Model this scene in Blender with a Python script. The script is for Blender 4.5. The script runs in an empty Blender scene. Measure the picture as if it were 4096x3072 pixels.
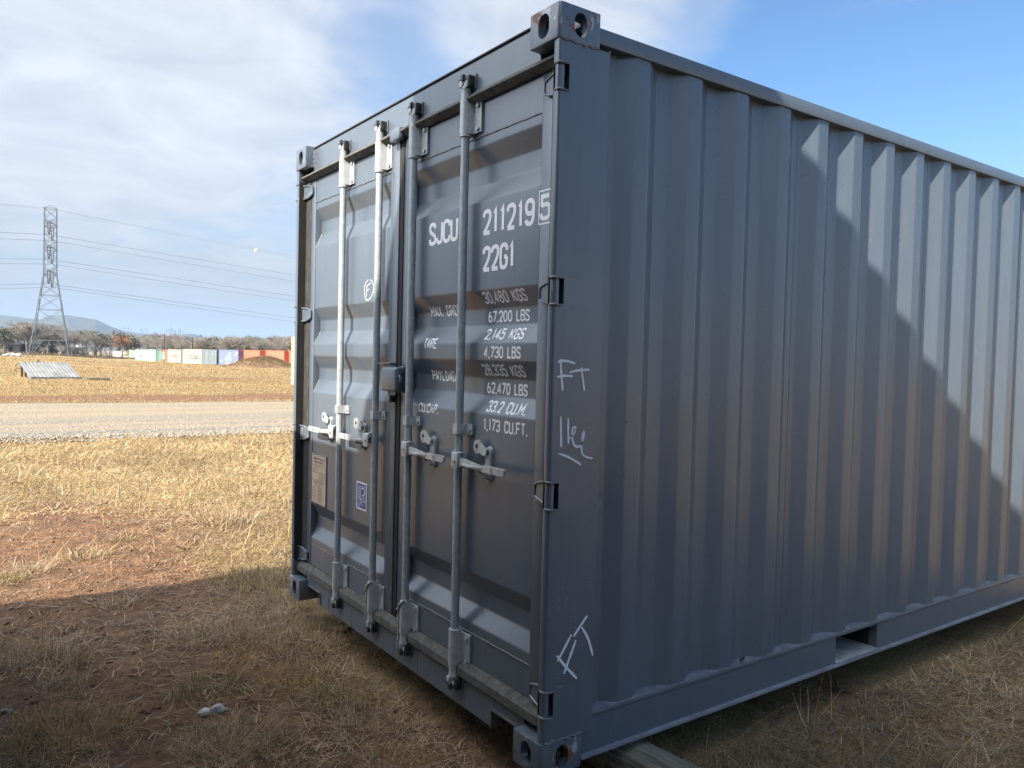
import bpy, bmesh, math, random
import numpy as np
from mathutils import Vector, Matrix

# ------------------------------------------------------------------ camera, sky, sun, exposure
scene = bpy.context.scene
COL = scene.collection
CAM = np.array([2.0342, -1.6008, 1.4148])
yaw, pitch, roll = 0.9530, -0.0315, 0.0239
f_ = np.array([-math.sin(yaw)*math.cos(pitch), math.cos(yaw)*math.cos(pitch), math.sin(pitch)])
r0_ = np.array([math.cos(yaw), math.sin(yaw), 0.0]); u0_ = np.cross(r0_, f_)
R_ = math.cos(roll)*r0_ + math.sin(roll)*u0_; U_ = -math.sin(roll)*r0_ + math.cos(roll)*u0_
cam_data = bpy.data.cameras.new('camera'); cam = bpy.data.objects.new('camera', cam_data); COL.objects.link(cam)
cam_data.sensor_width = 36.0; cam_data.lens = 36.0*3127.35/4096.0
cam_data.clip_start = 0.05; cam_data.clip_end = 20000
cam.matrix_world = Matrix(((R_[0], U_[0], -f_[0], CAM[0]), (R_[1], U_[1], -f_[1], CAM[1]), (R_[2], U_[2], -f_[2], CAM[2]), (0, 0, 0, 1)))
scene.camera = cam

SUN = Vector((0.27, -1.0, 0.79)).normalized()
sun_el = math.asin(SUN.z); sun_az = math.atan2(SUN.x, SUN.y)      # azimuth from +Y towards +X
ld = bpy.data.lights.new('sun', 'SUN'); ld.energy = 4.0; ld.angle = math.radians(0.53); ld.color = (1.0, 0.93, 0.82)
lo = bpy.data.objects.new('sun', ld); COL.objects.link(lo); lo.location = (20, -60, 60)
lo.rotation_euler = (-SUN).to_track_quat('-Z', 'Y').to_euler()

def node_tree(nt):
    nt.nodes.clear()
    def N(t, **k):
        n = nt.nodes.new(t)
        ins = k.pop('ins', {})
        for a, v in k.items(): setattr(n, a, v)
        for a, v in ins.items():
            if isinstance(v, bpy.types.NodeSocket): nt.links.new(v, n.inputs[a])
            else: n.inputs[a].default_value = v
        return n
    return N, nt.links.new
def ramp(N, fac, stops, interp='LINEAR'):
    n = N('ShaderNodeValToRGB'); n.color_ramp.interpolation = interp
    e = n.color_ramp.elements
    while len(e) < len(stops): e.new(0.5)
    for i, (p, c) in enumerate(stops):
        e[i].position = p; e[i].color = (c, c, c, 1) if isinstance(c, (int, float)) else (*c, 1)
    n.id_data.links.new(fac, n.inputs['Fac'])
    return n.outputs['Color']
def math_n(N, op, a, b=None, c=None, clamp=False):
    n = N('ShaderNodeMath', operation=op, use_clamp=clamp)
    for i, v in enumerate((a, b, c)):
        if v is None: continue
        if isinstance(v, bpy.types.NodeSocket): n.id_data.links.new(v, n.inputs[i])
        else: n.inputs[i].default_value = v
    return n.outputs[0]
def mixc(N, fac, a, b, blend='MIX'):
    n = N('ShaderNodeMix', data_type='RGBA', blend_type=blend)
    for i, v in ((0, fac), (6, a), (7, b)):
        if isinstance(v, bpy.types.NodeSocket): n.id_data.links.new(v, n.inputs[i])
        elif i == 0: n.inputs[i].default_value = v
        else: n.inputs[i].default_value = (*v, 1)
    return n.outputs[2]

world = bpy.data.worlds.new('World'); scene.world = world; world.use_nodes = True
N, link = node_tree(world.node_tree)
sky = N('ShaderNodeTexSky', sky_type='NISHITA', sun_disc=False)
sky.sun_elevation = sun_el; sky.sun_rotation = sun_az
sky.altitude = 300; sky.air_density = 1.0; sky.dust_density = 0.7; sky.ozone_density = 2.6
tc = N('ShaderNodeTexCoord'); gen = tc.outputs['Generated']
sep = N('ShaderNodeSeparateXYZ', ins={0: gen})
# clouds: a sheet of broken stratus seen in perspective, thicker towards the west (-x)
zz = math_n(N, 'ADD', math_n(N, 'MAXIMUM', sep.outputs[2], 0.0), 0.12)
cx = math_n(N, 'DIVIDE', sep.outputs[0], zz); cy = math_n(N, 'DIVIDE', sep.outputs[1], zz)
cv = N('ShaderNodeCombineXYZ', ins={0: cx, 1: cy, 2: 0.0})
n1 = N('ShaderNodeTexNoise', ins={'Vector': cv.outputs[0], 'Scale': 0.75, 'Detail': 6.0, 'Roughness': 0.46, 'Distortion': 0.25})
n2 = N('ShaderNodeTexNoise', ins={'Vector': cv.outputs[0], 'Scale': 2.6, 'Detail': 7.0, 'Roughness': 0.55, 'Distortion': 0.5})
clear = N('ShaderNodeVectorMath', operation='DOT_PRODUCT', ins={0: gen, 1: (0.45, 0.89, 0.0)}).outputs['Value']
bankr = ramp(N, math_n(N, 'ADD', clear, 0.5), [(0.28, 1.0), (0.66, 0.0)], 'EASE')
dens = math_n(N, 'ADD', math_n(N, 'MULTIPLY', n1.outputs[0], 0.72), math_n(N, 'MULTIPLY', n2.outputs[0], 0.28))
wd_ = f_+(2330-2048)/3127.35*R_+(1536-20)/3127.35*U_; wd_ = wd_/np.linalg.norm(wd_)
wisp = N('ShaderNodeVectorMath', operation='DOT_PRODUCT', ins={0: gen, 1: tuple(wd_)}).outputs['Value']
wisp = ramp(N, wisp, [(0.978, 0.0), (0.999, 0.30)], 'EASE')
dens = math_n(N, 'ADD', math_n(N, 'ADD', dens, wisp), math_n(N, 'MULTIPLY_ADD', bankr, 0.38, -0.22))
cl = ramp(N, dens, [(0.28, 0.0), (0.46, 0.30), (0.66, 0.88), (0.9, 0.97)], 'EASE')
hz = ramp(N, sep.outputs[2], [(0.0, 0.0), (0.10, 1.0)], 'EASE')
cl = math_n(N, 'MULTIPLY', cl, math_n(N, 'MULTIPLY_ADD', hz, 0.3, 0.7))
shade = ramp(N, n2.outputs[0], [(0.35, (2.3, 2.45, 2.66)), (0.65, (2.9, 3.03, 3.2))])
hs = N('ShaderNodeHueSaturation', ins={'Saturation': 1.16, 'Value': 0.63, 'Color': sky.outputs[0]})
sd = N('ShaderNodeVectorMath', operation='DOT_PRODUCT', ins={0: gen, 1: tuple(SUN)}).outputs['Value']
glow = math_n(N, 'MULTIPLY_ADD', math_n(N, 'POWER', math_n(N, 'MAXIMUM', sd, 0.0), 1.3), 4.2, 1.0)     # unseen clouds towards the sun brightened, added as fill for the shade
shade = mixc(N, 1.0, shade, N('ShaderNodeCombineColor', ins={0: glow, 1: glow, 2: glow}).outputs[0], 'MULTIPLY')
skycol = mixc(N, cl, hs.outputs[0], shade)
skycol = mixc(N, ramp(N, sep.outputs[2], [(0.0, 0.85), (0.26, 0.0)], 'EASE'), skycol, (1.42, 1.52, 1.66))      # milky air low over the horizon
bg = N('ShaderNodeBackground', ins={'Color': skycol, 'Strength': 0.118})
out = N('ShaderNodeOutputWorld'); link(bg.outputs[0], out.inputs[0])

scene.view_settings.view_transform = 'Standard'; scene.view_settings.look = 'None'
scene.view_settings.exposure = 1.42; scene.view_settings.gamma = 1.0; scene.view_settings.use_curve_mapping = False
cy_ = scene.cycles
cy_.max_bounces = 6; cy_.diffuse_bounces = 3; cy_.glossy_bounces = 3; cy_.volume_bounces = 0; cy_.transparent_max_bounces = 8
cy_.caustics_reflective = False; cy_.caustics_refractive = False
cy_.sample_clamp_indirect = 6.0
cy_.use_denoising = True
try: cy_.denoising_prefilter = 'ACCURATE'
except Exception: pass

rng = np.random.default_rng(7); random.seed(7)

# ------------------------------------------------------------------ mesh helpers
class MB:
    """collects vertices and faces of one mesh"""
    def __init__(s): s.v = []; s.f = []
    def add(s, vs, fs):
        o = len(s.v); s.v.extend([tuple(map(float, p)) for p in vs]); s.f.extend([tuple(i+o for i in q) for q in fs]); return s
    def box(s, x0, x1, y0, y1, z0, z1, bev=0.0, seg=2):
        if bev <= 0:
            return s.add([(x0,y0,z0),(x1,y0,z0),(x1,y1,z0),(x0,y1,z0),(x0,y0,z1),(x1,y0,z1),(x1,y1,z1),(x0,y1,z1)],
                         [(0,3,2,1),(4,5,6,7),(0,1,5,4),(1,2,6,5),(2,3,7,6),(3,0,4,7)])
        bm = bmesh.new(); bmesh.ops.create_cube(bm, size=1)
        for v in bm.verts: v.co = ((x0+x1)/2+v.co.x*(x1-x0), (y0+y1)/2+v.co.y*(y1-y0), (z0+z1)/2+v.co.z*(z1-z0))
        bmesh.ops.bevel(bm, geom=bm.edges[:], offset=bev, segments=seg, affect='EDGES', profile=0.5)
        return s.bm(bm)
    def bm(s, bm):
        bm.verts.index_update(); o = len(s.v)
        s.v.extend([tuple(v.co) for v in bm.verts]); s.f.extend([tuple(v.index+o for v in f.verts) for f in bm.faces]); bm.free(); return s
    def obox(s, a, b, w, h, up=(0,0,1)):
        a = np.array(a, float); b = np.array(b, float); d = b-a; L = np.linalg.norm(d); d /= max(L, 1e-9)
        u = np.cross(d, up); n = np.linalg.norm(u)
        if n < 1e-4: u = np.cross(d, (1,0,0)); n = np.linalg.norm(u)
        u /= n; t = np.cross(u, d); u = u*w/2; t = t*h/2
        vs = [a-u-t, a+u-t, a+u+t, a-u+t, b-u-t, b+u-t, b+u+t, b-u+t]
        return s.add(vs, [(0,1,2,3),(7,6,5,4),(0,4,5,1),(1,5,6,2),(2,6,7,3),(3,7,4,0)])
    def tube(s, pts, rad, n=10, cap=True):
        pts = [np.array(p, float) for p in pts]
        if not hasattr(rad, '__len__'): rad = [rad]*len(pts)
        rings = []; pu = None
        for i, p in enumerate(pts):
            d = pts[min(i+1, len(pts)-1)]-pts[max(i-1, 0)]; d = d/max(np.linalg.norm(d), 1e-9)
            if pu is None:
                pu = np.cross(d, (0,0,1)) if abs(d[2]) < 0.9 else np.cross(d, (0,1,0))
            u = pu-d*np.dot(pu, d); u /= max(np.linalg.norm(u), 1e-9); pu = u; w = np.cross(d, u)
            rings.append([p+rad[i]*(math.cos(2*math.pi*k/n)*u+math.sin(2*math.pi*k/n)*w) for k in range(n)])
        vs = [q for r in rings for q in r]; fs = []
        for i in range(len(pts)-1):
            for k in range(n):
                a = i*n+k; b = i*n+(k+1) % n; fs.append((a, b, b+n, a+n))
        if cap: fs.append(tuple(range(n-1, -1, -1))); fs.append(tuple((len(pts)-1)*n+k for k in range(n)))
        return s.add(vs, fs)
    def prism(s, poly, axis, a, b):
        """polygon in the two other axes (in x,y,z order) extruded along axis from a to b"""
        def P(u, v, w):
            return {0: (w, u, v), 1: (u, w, v), 2: (u, v, w)}[axis]
        n = len(poly); vs = [P(u, v, a) for u, v in poly]+[P(u, v, b) for u, v in poly]
        fs = [tuple(range(n-1, -1, -1)), tuple(range(n, 2*n))]+[(i, (i+1) % n, n+(i+1) % n, n+i) for i in range(n)]
        return s.add(vs, fs)
    def lathe(s, c, prof, n=16, axis=2):
        """profile (radius, height) turned round an axis through c"""
        vs = []; fs = []
        for r, h in prof:
            for k in range(n):
                a = 2*math.pi*k/n; p = [r*math.cos(a), r*math.sin(a)]; p.insert(axis, h); vs.append((c[0]+p[0], c[1]+p[1], c[2]+p[2]))
        for i in range(len(prof)-1):
            for k in range(n): fs.append((i*n+k, i*n+(k+1) % n, (i+1)*n+(k+1) % n, (i+1)*n+k))
        fs.append(tuple(range(n-1, -1, -1))); fs.append(tuple((len(prof)-1)*n+k for k in range(n)))
        return s.add(vs, fs)
    def mesh(s, name, smooth=None):
        me = bpy.data.meshes.new(name); me.from_pydata(s.v, [], s.f)
        bm = bmesh.new(); bm.from_mesh(me); bmesh.ops.recalc_face_normals(bm, faces=bm.faces[:]); bm.to_mesh(me); bm.free()
        if smooth:
            me.polygons.foreach_set('use_smooth', [True]*len(me.polygons)); me.set_sharp_from_angle(angle=math.radians(smooth))
        me.update(); return me
    def build(s, name, mat, parent=None, smooth=None):
        return link_obj(name, s.mesh(name, smooth), mat, parent)

def link_obj(name, me, mat, parent=None, objslot=False):
    o = bpy.data.objects.new(name, me); COL.objects.link(o)
    if mat is not None:
        if objslot:
            if not me.materials: me.materials.append(None)
            o.material_slots[0].link = 'OBJECT'; o.material_slots[0].material = mat
        elif not me.materials: me.materials.append(mat)
    if parent is not None: attach(o, parent)
    return o
def wm(o):
    m = o.matrix_basis.copy()
    if o.parent is not None: m = wm(o.parent) @ o.matrix_parent_inverse @ m
    return m
def attach(o, parent, keep=True):
    o.parent = parent
    o.matrix_parent_inverse = wm(parent).inverted() if keep else Matrix.Identity(4)
    return o
def empty(name, loc=(0,0,0), rz=0.0):
    o = bpy.data.objects.new(name, None); COL.objects.link(o); o.location = loc; o.rotation_euler = (0, 0, rz); o.empty_display_size = 0.3; return o
def tag(o, label=None, cat=None, group=None, kind=None):
    if label: o['label'] = label
    if cat: o['category'] = cat
    if group: o['group'] = group
    if kind: o['kind'] = kind
    return o
def copy_tree(o, parent=None):
    c = o.copy(); COL.objects.link(c); c.parent = parent
    for ch in list(o.children): copy_tree(ch, c)
    return c
def np_mesh(name, V, F, mat, col=None):
    """big mesh from arrays; F is (n,3) or (n,4)"""
    me = bpy.data.meshes.new(name); k = F.shape[1]
    me.vertices.add(len(V)); me.vertices.foreach_set('co', V.astype(np.float32).ravel())
    me.loops.add(F.size); me.loops.foreach_set('vertex_index', F.astype(np.int32).ravel())
    me.polygons.add(len(F)); me.polygons.foreach_set('loop_start', np.arange(0, F.size, k, dtype=np.int32))
    me.update(calc_edges=True)
    if col is not None:
        a = me.color_attributes.new('Col', 'FLOAT_COLOR', 'POINT')
        c4 = np.ones((len(V), 4), np.float32); c4[:, :3] = col; a.data.foreach_set('color', c4.ravel())
    o = bpy.data.objects.new(name, me); COL.objects.link(o); me.materials.append(mat); return o

# ------------------------------------------------------------------ value noise (for placing, not for painting)
def vnoise(x, y, seed=0):
    x = np.asarray(x, float); y = np.asarray(y, float)
    xi = np.floor(x).astype(np.int64); yi = np.floor(y).astype(np.int64); fx = x-xi; fy = y-yi
    def h(a, b):
        n = (a*374761393+b*668265263+seed*982451653) & 0x7fffffff
        n = ((n ^ (n >> 13))*1274126177) & 0x7fffffff
        return ((n ^ (n >> 16)) & 0xffff)/65535.0
    sx = fx*fx*(3-2*fx); sy = fy*fy*(3-2*fy)
    return (h(xi, yi)*(1-sx)+h(xi+1, yi)*sx)*(1-sy)+(h(xi, yi+1)*(1-sx)+h(xi+1, yi+1)*sx)*sy
def fbm(x, y, sc, oct=4, seed=0):
    t = 0; a = 1; s = 0
    for i in range(oct):
        t = t+a*vnoise(np.asarray(x)/sc, np.asarray(y)/sc, seed+i*17); s += a; a *= 0.5; sc *= 0.5
    return t/s
def sstep(a, b, x):
    t = np.clip((np.asarray(x, float)-a)/(b-a), 0, 1); return t*t*(3-2*t)

# ------------------------------------------------------------------ materials
def mat_new(name):
    m = bpy.data.materials.new(name); m.use_nodes = True; N, L = node_tree(m.node_tree)
    o = N('ShaderNodeOutputMaterial'); p = N('ShaderNodeBsdfPrincipled'); L(p.outputs[0], o.inputs[0]); return m, N, L, p
def objco(N, scale=(1,1,1)):
    t = N('ShaderNodeTexCoord'); mp = N('ShaderNodeMapping', ins={'Vector': t.outputs['Object'], 'Scale': scale}); return mp.outputs[0]
def worldpos(N, scale=(1,1,1)):
    t = N('ShaderNodeNewGeometry'); mp = N('ShaderNodeMapping', ins={'Vector': t.outputs['Position'], 'Scale': scale}); return mp.outputs[0]
def noise(N, v, sc, det=4, rough=0.5, dist=0.0):
    return N('ShaderNodeTexNoise', ins={'Vector': v, 'Scale': sc, 'Detail': det, 'Roughness': rough, 'Distortion': dist}).outputs[0]
def bump(N, h, strength, dist=0.01):
    return N('ShaderNodeBump', ins={'Height': h, 'Strength': strength, 'Distance': dist}).outputs[0]

PAINT = (0.096, 0.122, 0.154)
def paint_mat(name, base=PAINT, rough=0.28, dust=0.14, scuff=0.0, rust=0.0, chips=0.0):
    m, N, L, p = mat_new(name); v = worldpos(N); vs = worldpos(N, (9, 9, 0.9))
    a = noise(N, v, 1.6, 5, 0.55); b = noise(N, vs, 3.0, 4, 0.6)
    c = mixc(N, math_n(N, 'MULTIPLY', ramp(N, b, [(0.42, 0.0), (0.75, 1.0)]), dust), base, (0.24, 0.225, 0.20))
    c = mixc(N, ramp(N, a, [(0.3, 0.0), (0.7, 1.0)]), c, tuple(x*0.86 for x in base), 'MIX') if False else c
    c = mixc(N, math_n(N, 'MULTIPLY', ramp(N, a, [(0.3, 0.0), (0.75, 1.0)]), 0.35), c, tuple(x*1.25 for x in base))
    sp = noise(N, v, 95, 2, 0.5)
    c = mixc(N, math_n(N, 'MULTIPLY', ramp(N, sp, [(0.735, 0.0), (0.76, 1.0)]), 0.5), c, (0.42, 0.42, 0.40))
    rg = math_n(N, 'MULTIPLY_ADD', a, 0.16, rough-0.06)
    if chips > 0:
        ch = noise(N, worldpos(N, (1, 1, 0.35)), 62, 5, 0.7); big = noise(N, v, 11, 3, 0.5)
        k = ramp(N, math_n(N, 'MULTIPLY_ADD', big, 0.7, math_n(N, 'MULTIPLY', ch, 0.6)), [(0.735, 0.0), (0.765, 1.0)])
        c = mixc(N, math_n(N, 'MULTIPLY', k, chips), c, (0.45, 0.46, 0.45)); 
    if rust > 0:
        r1 = noise(N, v, 13, 6, 0.62, 0.3); r2 = noise(N, v, 90, 4, 0.6)
        k = ramp(N, math_n(N, 'MULTIPLY_ADD', r2, 0.12, r1), [(0.665-0.08*rust, 0.0), (0.685-0.08*rust, 1.0)])
        c = mixc(N, k, c, mixc(N, r2, (0.09, 0.028, 0.014), (0.26, 0.085, 0.04))); rg = math_n(N, 'ADD', rg, math_n(N, 'MULTIPLY', k, 0.4))
    L(c, p.inputs['Base Color']); L(rg, p.inputs['Roughness']); p.inputs['Specular IOR Level'].default_value = 0.9
    op = noise(N, v, 210, 2, 0.5); wv = noise(N, v, 3.2, 2, 0.4)
    L(bump(N, math_n(N, 'MULTIPLY_ADD', wv, 26.0, op), 0.10, 0.0012), p.inputs['Normal'])
    return m
M = {}
M['paint'] = paint_mat('grey_container_paint')
M['paint_worn'] = paint_mat('worn_grey_paint', dust=0.3, rust=0.15, chips=0.8)
M['paint_scuffed'] = paint_mat('scuffed_grey_paint', dust=0.3, chips=0.45)
M['weld'] = paint_mat('weld_bead_paint', (0.10, 0.105, 0.11), 0.4, 0.5)

def simple(name, base, rough=0.6, metal=0.0, var=0.25, vsc=6.0, bmp=0.0, bsc=60.0, spec=0.5, world_=True, dark=None):
    m, N, L, p = mat_new(name); v = worldpos(N) if world_ else objco(N)
    a = noise(N, v, vsc, 5, 0.6); d = dark or tuple(x*(1-var*1.2) for x in base)
    L(mixc(N, ramp(N, a, [(0.3, 0.0), (0.7, 1.0)]), d, tuple(min(1, x*(1+var*0.5)) for x in base)), p.inputs['Base Color'])
    L(math_n(N, 'MULTIPLY_ADD', a, 0.15, rough-0.07), p.inputs['Roughness'])
    p.inputs['Metallic'].default_value = metal; p.inputs['Specular IOR Level'].default_value = spec
    if bmp > 0: L(bump(N, noise(N, v, bsc, 4, 0.6), bmp, 0.01), p.inputs['Normal'])
    return m
M['galv'] = simple('galvanised_steel', (0.43, 0.46, 0.47), 0.40, 0.12, 0.22, 38, 0.05, 120)
M['galv_bright'] = simple('galvanised_casting', (0.50, 0.52, 0.52), 0.38, 0.15, 0.2, 30, 0.1, 60)
M['dusty'] = simple('dusty_rubber_and_steel', (0.125, 0.118, 0.104), 0.85, 0, 0.5, 26, 0.25, 160)
M['rubber'] = simple('black_rubber', (0.028, 0.027, 0.026), 0.7, 0, 0.3, 20)
M['gasket'] = simple('dusty_gasket', (0.052, 0.047, 0.042), 0.8, 0, 0.4, 24)
M['sealant'] = simple('grey_sealant', (0.20, 0.215, 0.235), 0.6, 0, 0.3, 30, 0.2, 120)
M['white'] = simple('white_vinyl_letters', (0.88, 0.88, 0.88), 0.45, 0, 0.05, 20)
M['black_cast'] = simple('dark_cast_steel', (0.035, 0.038, 0.042), 0.45, 0, 0.4, 40, 0.2, 90)
M['rope'] = simple('pale_rope', (0.50, 0.48, 0.43), 0.9, 0, 0.3, 90)
M['brass'] = simple('brass_pin', (0.45, 0.32, 0.16), 0.4, 0.5, 0.2, 60)
M['plate'] = simple('aluminium_plate', (0.56, 0.45, 0.34), 0.5, 0.25, 0.12, 30)
M['plate_ink'] = simple('plate_print', (0.05, 0.04, 0.035), 0.6, 0, 0.1)
M['blue'] = simple('blue_decal', (0.045, 0.085, 0.30), 0.45, 0, 0.08)
M['pocket'] = simple('pale_dusty_steel', (0.42, 0.43, 0.42), 0.7, 0, 0.35, 18, 0.2, 70)
M['flange'] = simple('scraped_steel', (0.25, 0.265, 0.285), 0.6, 0.1, 0.28, 9, 0.2, 90)
M['interior'] = simple('dark_interior', (0.03, 0.03, 0.03), 0.9)
def chalk_mat(name='chalk', col=(0.86, 0.88, 0.90), sc=420, a=0.30, b=0.42):
    m, N, L, p = mat_new(name); v = worldpos(N)
    p.inputs['Base Color'].default_value = (*col, 1); p.inputs['Roughness'].default_value = 0.95
    k = ramp(N, noise(N, v, sc, 3, 0.7), [(a, 0.0), (b, 1.0)]); L(k, p.inputs['Alpha']); return m
M['chalk'] = chalk_mat()

# ------------------------------------------------------------------ stroke lettering
def _o(*p): return ('o', p)     # open, rounded
def _c(*p): return ('c', p)     # closed, rounded
def _s(*p): return ('s', p)     # straight
_bowl = ((0,.25),(0,.75),(.22,1),(.78,1),(1,.75),(1,.25),(.78,0),(.22,0))
GL = {
 '0': [_c(*_bowl)], 'O': [_c(*_bowl)],
 '1': [_s((.25,.82),(.62,1),(.62,0))],
 '2': [_o((0,.74),(.02,.92),(.3,1),(.7,1),(1,.92),(1,.66),(.8,.45),(.4,.2),(.02,.0)), _s((0,.0),(1,.0))],
 '3': [_o((0,.78),(.05,.97),(.5,1),(.95,.97),(.98,.75),(.9,.54),(.4,.52)), _o((.4,.52),(.95,.5),(1,.25),(.95,.03),(.5,0),(.05,.03),(0,.22))],
 '4': [_s((.7,0),(.7,1),(0,.28),(1,.28))],
 '5': [_s((.95,1),(.1,1),(.06,.55)), _o((.06,.55),(.3,.62),(.7,.62),(1,.55),(1,.08),(.75,0),(.25,0),(0,.08),(0,.24))],
 '6': [_c((0,.2),(0,.4),(.25,.56),(.75,.56),(1,.42),(1,.14),(.75,0),(.25,0)), _o((0,.3),(.05,.7),(.35,.9),(.6,1))],
 '7': [_s((0,1),(1,1),(.35,0))],
 '8': [_c((.05,.6),(.05,.88),(.3,1),(.7,1),(.95,.88),(.95,.6),(.7,.53),(.3,.53)), _c((0,.14),(0,.4),(.3,.53),(.7,.53),(1,.4),(1,.14),(.7,0),(.3,0))],
 '9': [_c((0,.58),(0,.86),(.25,1),(.75,1),(1,.86),(1,.58),(.75,.44),(.25,.44)), _o((1,.7),(1,.25),(.8,.03),(.5,0),(.1,.04),(0,.2))],
 'A': [_s((0,0),(.5,1),(1,0)), _s((.2,.3),(.8,.3))],
 'B': [_s((0,0),(0,1)), _o((0,1),(.6,1),(.92,.95),(.92,.6),(.7,.53),(0,.53)), _o((0,.53),(.7,.53),(1,.44),(1,.06),(.7,0),(0,0))],
 'C': [_o((1,.74),(1,.9),(.8,1),(.2,1),(0,.85),(0,.15),(.2,0),(.8,0),(1,.1),(1,.26))],
 'D': [_s((0,0),(0,1)), _o((0,1),(.6,1),(1,.9),(1,.1),(.6,0),(0,0))],
 'E': [_s((1,1),(0,1),(0,0),(1,0)), _s((0,.53),(.85,.53))],
 'F': [_s((1,1),(0,1),(0,0)), _s((0,.5),(.85,.5))],
 'G': [_o((1,.74),(1,.9),(.8,1),(.2,1),(0,.85),(0,.15),(.2,0),(.8,0),(1,.15),(1,.46)), _s((1,.46),(.55,.46))],
 'H': [_s((0,0),(0,1)), _s((1,0),(1,1)), _s((0,.52),(1,.52))],
 'I': [_s((.5,0),(.5,1))],
 'J': [_o((1,1),(1,.12),(.78,0),(.22,0),(0,.12),(0,.26))],
 'K': [_s((0,0),(0,1)), _s((1,1),(.05,.42)), _s((.35,.58),(1,0))],
 'L': [_s((0,1),(0,0),(1,0))],
 'M': [_s((0,0),(0,1),(.5,.35),(1,1),(1,0))],
 'N': [_s((0,0),(0,1),(1,0),(1,1))],
 'P': [_s((0,0),(0,1)), _o((0,1),(.7,1),(1,.92),(1,.56),(.7,.48),(0,.48))],
 'R': [_s((0,0),(0,1)), _o((0,1),(.7,1),(1,.92),(1,.58),(.7,.5),(0,.5)), _s((.5,.5),(1,0))],
 'S': [_o((.96,.76),(.95,.95),(.6,1),(.3,1),(.03,.93),(.03,.66),(.3,.55),(.7,.45),(1,.35),(1,.08),(.7,0),(.3,0),(.02,.05),(0,.24))],
 'T': [_s((0,1),(1,1)), _s((.5,1),(.5,0))],
 'U': [_o((0,1),(0,.12),(.22,0),(.78,0),(1,.12),(1,1))],
 'V': [_s((0,1),(.5,0),(1,1))],
 'X': [_s((0,0),(1,1)), _s((0,1),(1,0))],
 'Y': [_s((0,1),(.5,.5),(1,1)), _s((.5,.5),(.5,0))],
 ',': [_s((.5,.09),(.5,0),(.2,-.14))], '.': [_s((.5,.1),(.5,-.07))], '-': [_s((.1,.5),(.9,.5))], '/': [_s((0,0),(1,1))],
}
WID = {'I': .12, ',': .16, '.': .26, '1': .62, 'M': 1.25, 'J': .9, 'L': .85}
def chaikin(p, closed, it=2):
    p = [np.array(q, float) for q in p]
    for _ in range(it):
        q = []
        n = len(p)
        for i in range(n if closed else n-1):
            a, b = p[i], p[(i+1) % n]; q += [a*.75+b*.25, a*.25+b*.75]
        if not closed: q = [p[0]]+q+[p[-1]]
        p = q
    return p
def ribbon(mb, pts, t, place, closed=False, maxseg=0.012, off=0.0, taper=None):
    """flat stroke of width t along pts (2D), put on a surface by place(u, v, off)"""
    q = []
    n = len(pts)
    for i in range(n if closed else n-1):
        a, b = np.array(pts[i], float), np.array(pts[(i+1) % n], float); k = max(1, int(np.linalg.norm(b-a)/maxseg))
        q += [a+(b-a)*j/k for j in range(k)]
    if not closed: q.append(np.array(pts[-1], float))
    m = len(q); vs = []
    for i in range(m):
        if closed: d0 = q[i]-q[i-1]; d1 = q[(i+1) % m]-q[i]
        else: d0 = q[i]-q[max(i-1, 0)] if i else q[1]-q[0]; d1 = q[min(i+1, m-1)]-q[i] if i < m-1 else q[-1]-q[-2]
        d0 = d0/max(np.linalg.norm(d0), 1e-9); d1 = d1/max(np.linalg.norm(d1), 1e-9)
        n0 = np.array((-d0[1], d0[0])); n1 = np.array((-d1[1], d1[0])); nn = n0+n1; L = np.linalg.norm(nn)
        nn = n0 if L < 0.3 else nn/L; sc = min(1.8, 1/max(0.4, float(np.dot(nn, n1))))
        w = t/2*sc*(taper[min(int(i/m*len(taper)), len(taper)-1)] if taper is not None else 1)
        vs += [place(*(q[i]+nn*w), off), place(*(q[i]-nn*w), off)]
    fs = [(2*i, 2*i+1, 2*((i+1) % m)+1, 2*((i+1) % m)) for i in range(m if closed else m-1)]
    mb.add(vs, fs)
def text_mesh(mb, txt, u0, v0, h, width, place, t=0.125, lean=0.0, maxseg=0.012, gap=0.42, flip=False):
    """stroke text, baseline at v0, cap height h, total width = width (u grows to the right)"""
    adv = []; x = 0
    for ch in txt:
        if ch == ' ': adv.append((x, 0)); x += 1.15; continue
        w = WID.get(ch, 1.0); adv.append((x, w)); x += w+gap
    tot = x-gap; cw = width/tot; th = t*h; kk = 0
    for ch, (x, w) in zip(txt, adv):
        for kind, pts in GL.get(ch, []):
            p = [np.array((u0+(x+(a if ch not in 'I,.' else 0.5*0)*w*(1 if True else 1)+(0 if ch not in 'I,.' else (a-.5)*.5+w/2))*cw + lean*b*h, v0+(th/2+b*(h-th)))) for a, b in pts]
            if kind == 's': q = p; cl = False
            else: q = chaikin(p, kind == 'c'); cl = kind == 'c'
            ribbon(mb, q, th, place, cl, maxseg, off=0.00012*(kk % 7)); kk += 1

# ------------------------------------------------------------------ the grey container in front
W, L, H = 2.438, 6.058, 2.591
CW, CL, CH = 0.162, 0.178, 0.118
CX = -W/2
main = empty('shipping_container', (CX, L/2, 0))
tag(main, 'dark grey steel shipping container with galvanised door bars, large in the foreground', 'container')

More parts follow.
